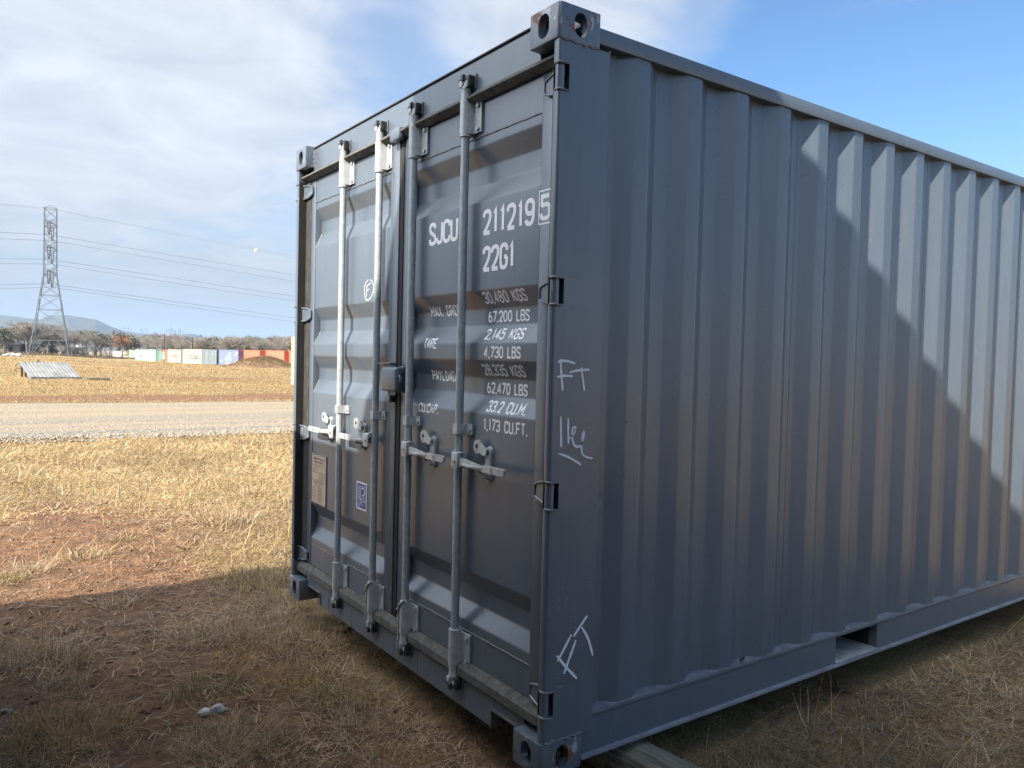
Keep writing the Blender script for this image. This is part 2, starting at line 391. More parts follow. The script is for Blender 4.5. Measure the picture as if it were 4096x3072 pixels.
# corner castings: one block with oblong holes, mirrored to the eight corners
def stadium(c, w, h, n=10):
    r = w/2; s = h/2-r
    return [(c[0]+r*math.cos(a), c[1]+s+r*math.sin(a)) for a in np.linspace(0, math.pi, n)]+[(c[0]+r*math.cos(a), c[1]-s+r*math.sin(a)) for a in np.linspace(math.pi, 2*math.pi, n)]
def casting_mesh():
    bm = bmesh.new(); bmesh.ops.create_cube(bm, size=1)      # local: outer corner at origin, x in -, y in +, z up
    for v in bm.verts: v.co = (-CW/2+v.co.x*CW, CL/2+v.co.y*CL, CH/2+v.co.z*CH)
    e = [g for g in bm.edges if abs(g.verts[0].co.x) < 1e-6 and abs(g.verts[1].co.x) < 1e-6 and abs(g.verts[0].co.y) < 1e-6 and abs(g.verts[1].co.y) < 1e-6]
    bmesh.ops.bevel(bm, geom=e, offset=0.016, segments=5, affect='EDGES', profile=0.5)
    bmesh.ops.bevel(bm, geom=[g for g in bm.edges if g.calc_face_angle(0) > 0.6], offset=0.0035, segments=2, affect='EDGES', profile=0.5)
    a = MB().bm(bm); me = a.mesh('corner_casting'); o = bpy.data.objects.new('tmp', me); COL.objects.link(o)
    cut = []
    def cutter(mb):
        c = bpy.data.objects.new('cut', mb.mesh('cut')); COL.objects.link(c); cut.append(c)
        m = o.modifiers.new('b', 'BOOLEAN'); m.operation = 'DIFFERENCE'; m.object = c; m.solver = 'EXACT'
    cutter(MB().box(-CW+0.02, -0.026, 0.030, CL-0.02, 0.026, CH-0.026))
    cutter(MB().prism(stadium((-0.085, CH/2), 0.060, 0.082), 1, -0.02, 0.05))
    cutter(MB().prism(stadium((0.092, CH/2), 0.056, 0.080), 0, -0.05, 0.02))
    cutter(MB().prism([(-0.085+x*1.0, 0.09+y) for x, y in stadium((0, 0), 0.062, 0.12)], 2, CH-0.05, CH+0.02))
    dg = bpy.context.evaluated_depsgraph_get(); res = bpy.data.meshes.new_from_object(o.evaluated_get(dg)); res.name = 'corner_casting'
    for c in cut+[o]: bpy.data.objects.remove(c)
    res.polygons.foreach_set('use_smooth', [True]*len(res.polygons)); res.set_sharp_from_angle(angle=math.radians(30))
    return res
cast_me = casting_mesh()
cast_objs = []
for ix, sx in ((0, 1), (1, -1)):
    for iy, sy in ((0, 1), (1, -1)):
        for iz, sz in ((0, -1), (1, 1)):
            o = bpy.data.objects.new('corner_casting', cast_me); COL.objects.link(o)
            if not cast_me.materials: cast_me.materials.append(None)
            o.material_slots[0].link = 'OBJECT'; o.material_slots[0].material = M['paint_worn'] if (iy == 0 and ix == 0) else M['paint_scuffed']
            o.location = (0 if ix == 0 else -W, 0 if iy == 0 else L, (CH if sz < 0 else H-CH)); o.scale = (sx, sy, sz)
            attach(o, main); cast_objs.append(o)
            if iy == 0: # weld bead between casting and post
                zz = CH+0.002 if iz == 0 else H-CH-0.002; xx = o.location.x
                b = MB(); pts = [(xx-sx*0.001, y, zz+0.003*math.sin(y*160)) for y in np.linspace(0.012, CL, 22)]
                b.tube(pts, [0.0045+0.0015*math.sin(k*1.7) for k in range(22)], 6)
                attach(b.build('weld_bead', M['weld'], None, 60), o)
tag(cast_objs[1], 'rust-patched upper corner casting with chipped paint')

# corner posts with hinge notches
HZ = [(2.306, 2.394), (1.600, 1.690), (0.914, 1.006), (0.207, 0.295)]
def post(sx, x0):
    X = lambda x: x0+sx*x
    full = [(-.112, .118), (-.036, .118), (-.036, .010), (-.030, .006), (-.012, .006), (-.006, .0075), (-.002, .0115), (-.0004, .018), (-.0004, .224), (-.012, .228), (-.112, .228)]
    cutp = [(-.112, .118), (-.036, .118), (-.036, .056), (-.0004, .048), (-.0004, .224), (-.012, .228), (-.112, .228)]
    b = MB(); z = CH+0.001
    cuts = sorted(HZ)
    for z0, z1 in cuts:
        b.prism([(X(u), v) for u, v in full], 2, z, z0); b.prism([(X(u), v) for u, v in cutp], 2, z0, z1); z = z1
    b.prism([(X(u), v) for u, v in full], 2, z, H-CH-0.001)
    o = b.build('corner_post', M['paint'], main, 40)
    for z0, z1 in cuts:   # rough weld lips above and below each notch
        for zc in (z0, z1):
            w = MB(); pts = [(X(-.036+.0*k), .012, zc) for k in range(1)]
            pts = [(X(-.034), .016, zc), (X(-.02), .006, zc+.001), (X(-.004), .008, zc), (X(.001), .022, zc-.001), (X(.0012), .044, zc)]
            w.tube(pts, [.003, .0055, .006, .005, .003], 7)
            attach(w.build('weld_bead', M['weld'], None, 60), o)
    return o
post_r = post(1, 0.0); post_l = post(-1, -W)
for x0, sx in ((0, 1), (-W, -1)):
    b = MB(); xs = sorted((x0-sx*.0004, x0-sx*.15)); b.box(xs[0], xs[1], L-.16, L-.004, CH+.001, H-CH-.001, .01); b.build('corner_post', M['paint'], main, 40)

# corrugated right side: pressed panels between the rails, with vertical seams
XO, XI = -0.012, -0.048
PITCH, E0 = 0.27565, 0.4305
def corr_pts(y0, y1, xo=XO, xi=XI, mirror=False):
    raw = []
    k = -2
    while E0+k*PITCH < y1+PITCH:
        e = E0+k*PITCH
        raw += [(e-.070, xo), (e, xo), (e+.067, xi), (e+.138, xi)]; k += 1
    out = []
    for i in range(1, len(raw)-1):
        a, p, c = map(np.array, (raw[i-1], raw[i], raw[i+1])); r = 0.006
        u = (a-p)/np.linalg.norm(a-p)*r; w = (c-p)/np.linalg.norm(c-p)*r
        for t in (0, .25, .5, .75, 1): out.append(tuple((1-t)**2*(p+u)+2*t*(1-t)*p+t*t*(p+w)))
    ys = np.array([o[0] for o in out]); xs = np.array([o[1] for o in out])
    yy = [y0]+[y for y in ys if y0+1e-4 < y < y1-1e-4]+[y1]
    return [(y, float(np.interp(y, ys, xs))) for y in yy]
def side_panel(y0, y1, mirror=False, name='side_panel'):
    pts = corr_pts(y0, y1); b = MB(); zs = [0.168, 2.512]
    for (y, x) in pts:
        x = x if not mirror else -W-x
        b.v += [(x, y, zs[0]), (x, y, zs[1])]
    n = len(pts); b.f += [(2*i, 2*i+2, 2*i+3, 2*i+1) for i in range(n-1)]
    me = bpy.data.meshes.new(name); me.from_pydata(b.v, [], b.f)
    me.polygons.foreach_set('use_smooth', [True]*len(me.polygons)); me.set_sharp_from_angle(angle=math.radians(35)); me.update()
    return link_obj(name, me, M['paint'], main)
seams = [0.2285, 1.361, 2.464, 3.567, 4.669, 5.90]
for a, b_ in zip(seams[:-1], seams[1:]): side_panel(a+0.0012, b_-0.0012)
side_panel(0.2285, 5.90, True)
# seam laps: narrow dark joint with a light weld edge
for s in seams[1:-1]:
    b = MB().box(XI-.004, XI-.0015, s-.02, s+.02, .17, 2.51); b.build('seam_backing', M['interior'], main)
# post to panel weld
b = MB(); b.tube([(-.006, .2265, z) for z in np.linspace(.19, 2.48, 70)], [.0035+.001*math.sin(i*2.1) for i in range(70)], 6); b.build('weld_bead', M['weld'], main, 60)

# rails
b = MB(); b.box(-.062, -.004, CL+.001, L-CL-.001, 2.4935, 2.5485, .004, 2); b.build('top_rail', M['paint'], main, 40)
b = MB(); b.box(-W+.004, -W+.062, CL+.001, L-CL-.001, 2.4935, 2.5485, .004, 2); b.build('top_rail', M['paint'], main, 40)
PK = [(1.737, 2.092), (3.966, 4.321)]
RZ0, RZ1 = 0.034, 0.174
for sx, x0 in ((1, 0.0), (-1, -W)):
    b = MB(); ys = [CL+.001]+[q for pk in PK for q in pk]+[L-CL-.001]
    X = lambda x: x0+sx*x
    for i in range(0, len(ys), 2):
        xs = sorted((X(-.012), X(-.055))); b.box(xs[0], xs[1], ys[i], ys[i+1], RZ0, RZ1-.018, 0)
    xs = sorted((X(-.0115), X(-.056))); b.box(xs[0], xs[1], CL+.001, L-CL-.001, RZ1-.018, RZ1, .003)
    rail = b.build('bottom_rail', M['paint'], main, 40)
    # bottom flange, scraped bare along its edge
    b = MB(); n = 90; yy = np.linspace(CL+.002, L-CL-.002, n); jit = 0.0035*(fbm(yy, yy*0, .3, 3, 3)-.5)
    for i, y in enumerate(yy): b.v += [(X(-.054), y, .0215), (X(.0015)+sx*jit[i], y, .0215+jit[i]), (X(.0015)+sx*jit[i], y, .031+jit[i]), (X(-.0125), y, .0345), (X(-.054), y, .0345)]
    for i in range(n-1):
        for k in range(5): b.f.append((5*i+k, 5*i+(k+1) % 5, 5*i+5+(k+1) % 5, 5*i+5+k))
    attach(b.build('flange', M['flange'], None, 30), rail)
    if sx == 1:
        # bead of sealant along the corrugations on top of the rail
        pts = corr_pts(.2285, 5.88); b = MB(); dn = []
        last = -9
        for (y, x) in pts:
            dn.append((y, x))
        yy = np.arange(.23, 5.87, .012); xx = np.interp(yy, [q[0] for q in dn], [q[1] for q in dn])
        jz = 0.006*(fbm(yy, yy*0, .08, 3, 5)); jx = 0.004*(fbm(yy, yy*0+7, .05, 3, 6)-.4)
        for y, x, a, c in zip(yy, xx, jz, jx): b.v += [(x+.0006, y, RZ1+.003+a+.003*(x < -.03)), (min(x+.009+c, -.0095), y, RZ1+.002+a*.4), (-.0118+c*.4, y, RZ1+.0012)]
        for i in range(len(yy)-1):
            for k in range(2): b.f.append((3*i+k, 3*i+k+1, 3*i+4+k, 3*i+3+k))
        attach(b.build('sealant_bead', M['sealant'], None, 70), rail)
for y0, y1 in PK:
    pk = MB(); pk.box(-W+.056, -.056, y0-.006, y0, .034, .155).box(-W+.056, -.056, y1, y1+.006, .034, .155).box(-W+.056, -.056, y0, y1, .150, .155)
    o = pk.build('fork_pocket', M['interior'], main)
    for a, c in ((y0+.002, y0+.175), (y0+.179, y1-.002)):
        attach(MB().box(-W+.06, -.004, a, c, .036, .0405).build('pocket_plate', M['pocket'], None), o)
# floor, cross members, roof, front wall
MB().box(-W+.057, -.057, .10, L-.05, .156, .170).build('floor', M['interior'], main)
for y in np.arange(.45, 5.8, .42):
    if not any(a-.1 < y < c+.1 for a, c in PK): MB().box(-W+.057, -.057, y, y+.05, .05, .1555).build('cross_member', M['interior'], main)
b = MB(); n = 60
for i, y in enumerate(np.linspace(.09, L-.06, n)):
    z = 2.5485-.012*(i % 4 in (1, 2)); b.v += [(-W+.063, y, z), (-.063, y, z)]
b.f += [(2*i, 2*i+1, 2*i+3, 2*i+2) for i in range(n-1)]; b.build('roof', M['paint'], main)
MB().box(-W+.15, -.15, L-.06, L-.03, .1, 2.58).build('front_wall', M['paint'], main)

# header and sill
DUSTX = (-W+.036, -.036)
hd = MB().prism([(.050, 2.455), (.050, 2.572), (.056, 2.581), (.13, 2.581), (.13, 2.455)], 0, -W+CW+.001, -CW-.001)
hd = hd.build('door_header', M['paint'], main, 30)
lip = MB().prism([(.058, 2.4545), (.049, 2.4545), (.024, 2.434), (.022, 2.427), (.050, 2.409), (.07, 2.409), (.07, 2.4545)], 0, *DUSTX)
attach(lip.build('rain_gutter', M['dusty'], None, 25), hd)
attach(MB().box(-W+CW-.06, -CW+.06, .046, .125, 2.5812, 2.5865).build('header_cap', M['gasket'], None), hd)
attach(MB().box(-1.262, -1.165, .016, .050, 2.395, 2.452, .010).build('gutter_splice', M['paint'], None, 40), hd)
for x in (-CW-.004, -W+CW+.004):
    attach(MB().tube([(x, .049, z) for z in np.linspace(2.475, 2.575, 14)], [.004+.0012*math.sin(i*2) for i in range(14)], 6).build('weld_bead', M['weld'], None, 60), hd)
poly = [(-W+CW+.001, .141), (-W+CW+.001, .092), (-2.078, .092), (-2.068, .024), (-.362, .024), (-.366, .094), (-CW-.001, .094), (-CW-.001, .141)]
sill = MB().prism(poly, 1, .048, .10).build('door_sill', M['paint'], main)
lip = MB().prism([(.050, .1412), (.034, .146), (.031, .152), (.031, .183), (.036, .188), (.058, .207), (.075, .207), (.075, .1412)], 0, *DUSTX)
attach(lip.build('threshold', M['dusty'], None, 25), sill)
for (x0, z0, x1, z1) in ((-.366, .024, -.366, .094), (-.366, .094, -CW, .094), (-2.078, .092, -2.068, .024), (-W+CW, .092, -2.078, .092)):
    attach(MB().obox((x0, .046, z0), (x1, .046, z1), .006, .010, (0, 1, 0)).build('cut_edge', M['weld'], None), sill)
for x in (-1.959, -1.65, -.95):
    attach(MB().box(x-.0012, x+.0012, .0472, .0482, .026, .140).build('plate_joint', M['rubber'], None), sill)

# doors
YD, REC = 0.065, 0.036
ZP = [(2.2775, YD), (2.240, YD), (2.172, YD+REC), (2.101, YD+REC), (2.026, YD), (1.680, YD), (1.611, YD+REC), (1.545, YD+REC), (1.476, YD), (1.409, YD), (1.340, YD+REC), (1.273, YD+REC), (1.202, YD), (0.566, YD), (0.497, YD+REC), (0.430, YD+REC), (0.366, YD), (0.326, YD)]
def rounded_profile():
    out = [ZP[0]]
    for i in range(1, len(ZP)-1):
        a, p, c = map(np.array, (ZP[i-1], ZP[i], ZP[i+1])); r = .006
        u = (a-p)/np.linalg.norm(a-p)*r; w = (c-p)/np.linalg.norm(c-p)*r
        for t in (0, .25, .5, .75, 1): out.append(tuple((1-t)**2*(p+u)+2*t*(1-t)*p+t*t*(p+w)))
    return out+[ZP[-1]]
PROF = rounded_profile(); _pz = np.array([q[0] for q in PROF][::-1]); _py = np.array([q[1] for q in PROF][::-1])
def door_y(z): return float(np.interp(z, _pz, _py))
def on_door(u, v, off): return (u, door_y(v)-.0007-off, v)
def make_door(x0, x1, p0, p1):
    """door from x0 to x1 with its pressed panel between p0 and p1"""
    z0, z1 = .208, 2.408
    b = MB()
    b.box(x0, p0, YD-.004, YD+.05, z0, z1, .003).box(p1, x1, YD-.004, YD+.05, z0, z1, .003)
    fr = b.build('door', M['paint'], main, 40)
    for za, zb in ((2.279, z1-.001), (z0+.001, .3245)): attach(MB().box(p0+.0005, p1-.0005, YD, YD+.04, za, zb).build('end_plate', M['paint'], None), fr)
    b = MB(); n = len(PROF)
    for z, y in PROF: b.v += [(p0+.0005, y, z), (p1-.0005, y, z)]
    b.f += [(2*i, 2*i+1, 2*i+3, 2*i+2) for i in range(n-1)]
    attach(b.build('door_panel', M['paint'], None, 35), fr)
    for zz in (2.2778, .3255):
        attach(MB().tube([(x, YD-.0005, zz+.0008*math.sin(x*55)) for x in np.linspace(p0, p1, 50)], [.0032+.0008*math.sin(i*1.9) for i in range(50)], 6).build('weld_bead', M['weld'], None, 60), fr)
    for xx in (p0, p1):
        b = MB(); q = [(xx+(.002 if xx == p0 else -.002), y-.0005, z) for z, y in PROF]; b.tube(q, .0026, 6); attach(b.build('weld_bead', M['weld'], None, 60), fr)
    MB().box(x0+.002, x1-.002, YD+.052, YD+.056, z0+.002, z1-.002).build('door_backing', M['interior'], None).parent = fr
    return fr
door_l = make_door(-2.335, -1.236, -2.272, -1.322)
door_r = make_door(-1.186, -.062, -1.112, -.160)
# rubber seals at the hinge sides and between the doors
b = MB().prism([(-.0615, .074), (-.0615, .066), (-.055, .060), (-.038, .060), (-.038, .074)], 2, .209, 2.408); b.build('door_seal', M['gasket'], main)
b = MB().prism([(-W+.1035, .074), (-W+.1035, .060), (-W+.075, .054), (-W+.040, .054), (-W+.040, .074)], 2, .209, 2.408); b.build('door_seal', M['gasket'], main)
b = MB().prism([(-1.2355, .09), (-1.2355, .060), (-1.226, .056), (-1.219, .062), (-1.206, .054), (-1.1865, .058), (-1.1865, .09)], 2, .209, 2.408); b.build('door_seal', M['rubber'], main)

for x_, s_ in ((-.0366, 1), (-W+.0366, -1)):
    xs = sorted((x_, x_-s_*.003)); MB().box(xs[0], xs[1], .011, .058, .209, 2.408).build('door_seal', M['rubber'], main)
# hinges
def hinge_mesh(sx, x0, z0, z1):
    X = lambda x: x0+sx*x
    zc = (z0+z1)/2; h = (z1-z0)/2-.003
    b = MB(); b.lathe((X(-.0175), .0215, 0), [(.013, zc-h), (.0155, zc-h+.002), (.0155, zc+h-.002), (.013, zc+h)], 18)
    th = .009
    # blade follows the step from the knuckle to the door, narrower at its tip
    secs = [(-.026, .034, h*.98), (-.058, .045, h*.95), (-.085, .0475, h*.90), (-.118, .0505, h*.70), (-.136, .0525, h*.52)]
    vs = []
    for x, y, hh in secs: vs += [(X(x), y, zc-hh), (X(x), y, zc+hh), (X(x), y+th, zc+hh), (X(x), y+th, zc-hh)]
    fs = []
    for i in range(len(secs)-1):
        for k in range(4): fs.append((4*i+k, 4*i+(k+1) % 4, 4*i+4+(k+1) % 4, 4*i+4+k))
    fs += [(0, 1, 2, 3), tuple(4*(len(secs)-1)+k for k in (3, 2, 1, 0))]
    b.add(vs, fs)
    for s in (-1, 1):
        b.tube([(X(x), y-.001, zc+s*hh*.93) for x, y, hh in secs], [.006, .0055, .005, .005, .004], 7)
    b.tube([(X(-.137), .052, zc-h*.5), (X(-.139), .052, zc), (X(-.137), .052, zc+h*.5)], .0045, 6)
    return b
for z0, z1 in HZ:
    attach(hinge_mesh(1, 0, z0, z1).build('hinge', M['paint_scuffed'], None, 40), door_r)
    attach(hinge_mesh(-1, -W, z0, z1).build('hinge', M['paint_scuffed'], None, 40), door_l)

# locking bars with their brackets, cams, keepers, handles
YB = 0.033
def lock_rod(x, hand, roped=False):
    """hand = +1: handle swings to +x"""
    b = MB(); b.tube([(x, YB, z) for z in (.125, .6, 1.1, 1.6, 2.1, 2.48)], .0168, 20)
    rod = b.build('lock_rod', M['galv'], main, 40)
    def sub(mb, name, mat='galv_bright', smooth=40): return attach(mb.build(name, M[mat], None, smooth), rod)
    for (za, zb, up) in ((2.296, 2.414, 1), (.194, .316, -1)):
        m = MB()
        arc = [(x+.0235*math.cos(a), YB+.0235*math.sin(a)) for a in np.linspace(math.radians(75), math.radians(345), 16)]
        inn = [(x+.0205*math.cos(a), YB+.0205*math.sin(a)) for a in np.linspace(math.radians(345), math.radians(75), 16)]
        m.prism([(x-.012, YD-.001)]+[(x+.0235*math.cos(a), YB+.0235*math.sin(a)) for a in np.linspace(math.radians(165), math.radians(350), 14)]+[(x+.026, YB+.006), (x+.030, YD-.010), (x+.078, YD-.010), (x+.078, YD-.001)], 2, za, zb)
        sub(m, 'bearing_bracket', 'galv_bright', 35)
        for zz in (za+.014, zb-.014): sub(MB().lathe((x+.058, YD-.014, zz), [(.009, -.004), (.009, .003)], 6, 1), 'bolt')
        for zz in (za+.02, zb-.02): sub(MB().lathe((x-.0225, YB-.006, zz), [(.0045, -.003), (.0045, .003)], 8, 0), 'rivet', 'black_cast')
        for zz in (za-.006, zb+.006): sub(MB().lathe((x, YB, zz), [(.0185, -.0075), (.0235, -.005), (.0235, .005), (.0185, .0075)], 20), 'collar')
        # thick end and cam
        ze = zb+.008 if up > 0 else za-.008
        zt = ze+up*.052
        sub(MB().lathe((x, YB, 0), [(.0200, min(ze, zt)), (.0205, max(ze, zt)-.012), (.0225, max(ze, zt)-.004), (.018, max(ze, zt))] if up > 0 else [(.018, zt), (.0225, zt+.004), (.0205, zt+.012), (.0200, ze)], 18), 'rod_end')
        zc = zt+up*.02
        m = MB(); m.lathe((x, YB, 0), [(.012, min(zt-up*.01, zc+up*.022)), (.012, max(zt-up*.01, zc+up*.022))], 10)
        m.box(x-.034, x-.010, YB-.016, YB+.010, zc-.013, zc+.015, .004)
        m.box(x-.020, x+.026, YB-.010, YB+.004, zc+up*.004-.008, zc+up*.004+.009, .003)
        m.box(x+.012, x+.026, YB-.014, YB+.016, zc-.020, zc+.010, .004)
        sub(m, 'cam')
        m = MB(); m.box(x-.040, x+.044, YB-.016, YB-.004, zc+up*.013-.006, zc+up*.013+.010, .004).box(x-.036, x-.022, YB-.010, .050, zc-.005+up*.005, zc+.018+up*.005, .004)
        m.box(x+.026, x+.042, YB-.018, .050, zc-.024, zc+.024, .006).box(x-.008, x+.008, YB-.024, YB-.008, zc+up*.018-.012, zc+up*.018+.014, .004)
        sub(m, 'cam_keeper', 'black_cast')
        sub(MB().tube([(x+.046, .046, zc-.026), (x+.050, .046, zc), (x+.046, .046, zc+.028)], .004, 6), 'weld_bead', 'weld')
    # guide strap at mid height
    m = MB(); m.prism([(x-.0195, YD-.001), (x-.0195, YB-.004), (x-.016, YB-.0195), (x+.016, YB-.0195), (x+.0205, YB-.002), (x+.024, YD-.011), (x+.062, YD-.011), (x+.062, YD-.001)], 2, 1.113, 1.153)
    sub(m, 'guide_strap')
    sub(MB().lathe((x+.046, YD-.014, 1.133), [(.0085, -.004), (.0085, .003)], 6, 1), 'bolt')
    sub(MB().lathe((x-.0205, YB-.004, 1.133), [(.004, -.002), (.004, .002)], 8, 0), 'rivet', 'black_cast')
    # handle
    h = hand; Xh = lambda d: x+h*d
    zh = 1.012
    hub = MB()
    xs = sorted((Xh(.004), Xh(.052))); hub.box(xs[0], xs[1], YB-.037, YB-.030, zh-.034, zh+.030, .003)
    hub.tube([(Xh(.006), YB-.033, zh+.026), (Xh(.006), YB-.018, zh+.036), (Xh(.006), YB-.004, zh+.030)], .0045, 6)
    hub.box(xs[0], xs[1], YB-.034, YB-.002, zh+.026, zh+.032, .002)
    xs = sorted((Xh(.012), Xh(.050))); hub.box(xs[0], xs[1], YB-.012, YB+.006, zh-.030, zh+.026, .002)
    sub(hub, 'handle_hub')
    sub(MB().lathe((Xh(.027), YB-.0385, zh-.004), [(.0062, -.002), (.0062, .002)], 10, 1), 'pin', 'brass')
    secs = [(.030, YB-.022, .014, zh-.016, zh+.012), (.085, YB-.022, .012, zh-.018, zh+.010), (.150, YB-.023, .010, zh-.019, zh+.004), (.205, YB-.024, .010, zh-.020, zh-.002), (.225, YB-.026, .012, zh-.022, zh+.004), (.352, YB-.027, .012, zh-.021, zh+.005), (.362, YB-.027, .009, zh-.016, zh+.001)]
    m = MB(); vs = []; fs = []
    for d, y, w, a, c in secs: vs += [(Xh(d), y-w/2, a), (Xh(d), y+w/2, a), (Xh(d), y+w/2, c), (Xh(d), y-w/2, c)]
    for i in range(len(secs)-1):
        for k in range(4): fs.append((4*i+k, 4*i+(k+1) % 4, 4*i+4+(k+1) % 4, 4*i+4+k))
    fs += [(3, 2, 1, 0), tuple(4*(len(secs)-1)+k for k in range(4))]
    m.add(vs, fs)
    m.prism([(Xh(.075), YB-.03), (Xh(.12), YB-.052), (Xh(.17), YB-.054), (Xh(.215), YB-.034), (Xh(.215), YB-.024), (Xh(.075), YB-.024)], 2, zh-.011, zh-.006)
    sub(m, 'handle', 'galv_bright', 25)
    ring = MB(); ribbon(ring, [(Xh(.285)+.0085*math.cos(a), zh-.008+.0085*math.sin(a)) for a in np.linspace(0, 2*math.pi, 14)[:-1]], .0022, lambda u, v, o: (u, YB-.0340-o, v), True)
    text_mesh(ring, '555', Xh(.285)-.006, zh-.0115, .007, .012, lambda u, v, o: (u, YB-.0340-o, v), t=.2)
    sub(ring, 'maker_mark', 'flange', None)
    # retainer plate, catch and seal flap on the door
    xr = Xh(.180)
    m = MB(); m.prism([(xr+a, 1.012+c) for a, c in stadium((0, 0), .038, .132)], 1, YD-.0125, YD-.005); m.prism([(xr+a, 1.012+c) for a, c in stadium((0, 0), .042, .138)], 1, YD-.005, YD-.0005)
    sub(m, 'retainer_plate')
    for zz in (1.060, .962): sub(MB().lathe((xr, YD-.018, zz), [(.0095, -.004), (.0105, .003), (.0105, .006)], 6, 1), 'bolt', 'flange')
    m = MB(); m.tube([(xr, YD-.012, .984), (xr-.004, YB-.002, .982), (xr-.006, YB-.012, .988), (xr-.006, YB-.014, 1.000)], [.009, .009, .008, .007], 8); sub(m, 'handle_catch')
    m = MB(); pts = [(.004, 1.046), (-.020, 1.044), (-.036, 1.052), (-.056, 1.046), (-.074, 1.054), (-.082, 1.076), (-.074, 1.096), (-.044, 1.103), (-.034, 1.092), (-.008, 1.078), (.010, 1.068)]
    m.prism([(xr+a, c) for a, c in pts], 1, YD-.026, YD-.021); sub(m, 'seal_flap', 'galv_bright')
    m = MB(); m.prism([(xr-.057+a, 1.076+c) for a, c in stadium((0, 0), .018, .019)], 1, YD-.0266, YD-.0262); m.prism([(xr-.058+a, 1.057+c) for a, c in stadium((0, 0), .007, .008)], 1, YD-.0266, YD-.0262); sub(m, 'seal_hole', 'rubber')
    return rod
rods = [lock_rod(-1.219-.597, -1), lock_rod(-1.219-.1695, -1), lock_rod(-1.219+.1695, 1), lock_rod(-1.219+.597, 1)]

# lock box bridging the doors
lb = MB(); lb.box(-1.282, -1.128, .004, .050, 1.255, 1.367, .012, 3); lb = lb.build('lock_box', M['paint'], main, 40)
attach(MB().box(-1.322, -1.200, .040, .046, 1.256, 1.386, .002).box(-1.322, -1.200, .010, .046, 1.380, 1.386, .002).build('lock_shroud', M['paint'], None, 40), lb)
attach(MB().tube([(-1.1265, .022, 1.330), (-1.118, .022, 1.322), (-1.118, .022, 1.300), (-1.1265, .030, 1.296), (-1.1265, .036, 1.318)], .0055, 8).build('staple', M['paint_scuffed'], None, 50), lb)
attach(MB().box(-1.288, -1.236, .030, .061, 1.203, 1.234, .002).build('lock_stop', M['paint'], None, 40), lb)
attach(MB().box(-1.20, -1.14, .050, .062, 1.25, 1.372, .004).build('lock_backing', M['paint'], None, 40), lb)

# lettering on the right door
def lettering(txt, xl, xr, zb, h, door=None, t=.165, lean=0.0, gap=.42):
    wd_ = lambda s: sum(1.15 if c == ' ' else WID.get(c, 1.0)+gap for c in s)-gap
    k = (xr-xl)/wd_(txt); pos = 0
    for w in txt.split(' '):            # one object per word
        b = MB(); x = xl+(wd_(txt[:pos])+gap if pos else 0)*k; text_mesh(b, w, x, zb, h, wd_(w)*k, on_door, t, lean, gap=gap)
        attach(b.build('lettering', M['white'], None), door or door_r); pos += len(w)+1
lettering('SJCU', -.946, -.722, 1.894, .099, gap=.36)
lettering('211219', -.523, -.203, 1.891, .100, gap=.5)
lettering('22G1', -.519, -.318, 1.750, .100, gap=.45)
def on_frame(u, v, off): return (u, YD-.0047-off, v)
b = MB(); text_mesh(b, '5', -.153, 1.899, .092, .047, on_frame, .17)
ribbon(b, [(-.165, 1.889), (-.096, 1.889), (-.096, 2.003), (-.165, 2.003)], .0055, on_frame, True); attach(b.build('lettering', M['white'], None), door_r)
for txt, xl, xr, zb, h in (('30,480 KGS', -.533, -.257, 1.628, .046), ('67,200 LBS', -.526, -.261, 1.556, .045), ('2,145 KGS', -.513, -.262, 1.488, .044), ('4,730 LBS', -.497, -.262, 1.417, .046),
                       ('28,335 KGS', -.531, -.261, 1.349, .046), ('62,470 LBS', -.524, -.263, 1.279, .046), ('33.2 CU.M.', -.485, -.236, 1.210, .045), ('1,173 CU.FT.', -.491, -.208, 1.138, .048),
                       ('MAX. GROSS', -.980, -.700, 1.590, .047), ('TARE', -.980, -.875, 1.452, .046), ('PAYLOAD', -.957, -.767, 1.315, .046), ('CU.CAP.', -1.014, -.845, 1.174, .041)):
    lettering(txt, xl, xr, zb, h, t=.165, gap=.45)

# chalk marks
def chalk(strokes, place, parent, t=.006):
    b = MB()
    for k, s in enumerate(strokes): ribbon(b, chaikin(s, False, 2), t, place, False, .006, off=.0003*k, taper=[.75, 1, 1.1, .95, 1.05, .8])
    return attach(b.build('chalk_mark', M['chalk'], None), parent)
chalk([[(-1.562, 1.793), (-1.600, 1.775), (-1.607, 1.740), (-1.590, 1.695), (-1.555, 1.690), (-1.510, 1.715), (-1.497, 1.750), (-1.515, 1.785), (-1.540, 1.790)], [(-1.580, 1.710), (-1.575, 1.765)], [(-1.580, 1.762), (-1.530, 1.775)], [(-1.578, 1.738), (-1.545, 1.746)]], on_door, door_l, .0036)
def on_post(u, v, off): return (.0006+off, u, v)
chalk([[(.029, 1.410), (.06, 1.416), (.104, 1.406)], [(.040, 1.420), (.045, 1.37), (.053, 1.313)], [(.028, 1.360), (.06, 1.365), (.095, 1.363)], [(.080, 1.376), (.12, 1.384), (.168, 1.386)], [(.132, 1.393), (.137, 1.36), (.148, 1.313)]], on_post, post_r, .0078)
chalk([[(.048, 1.228), (.050, 1.18), (.053, 1.125)], [(.080, 1.222), (.081, 1.18), (.084, 1.134)], [(.084, 1.15), (.108, 1.165), (.116, 1.190), (.102, 1.192), (.096, 1.165), (.106, 1.130), (.124, 1.120), (.142, 1.128), (.153, 1.160), (.150, 1.178), (.143, 1.160), (.141, 1.10), (.160, 1.086), (.193, 1.079)], [(.043, 1.104), (.09, 1.088), (.142, 1.060)]], on_post, post_r, .0078)
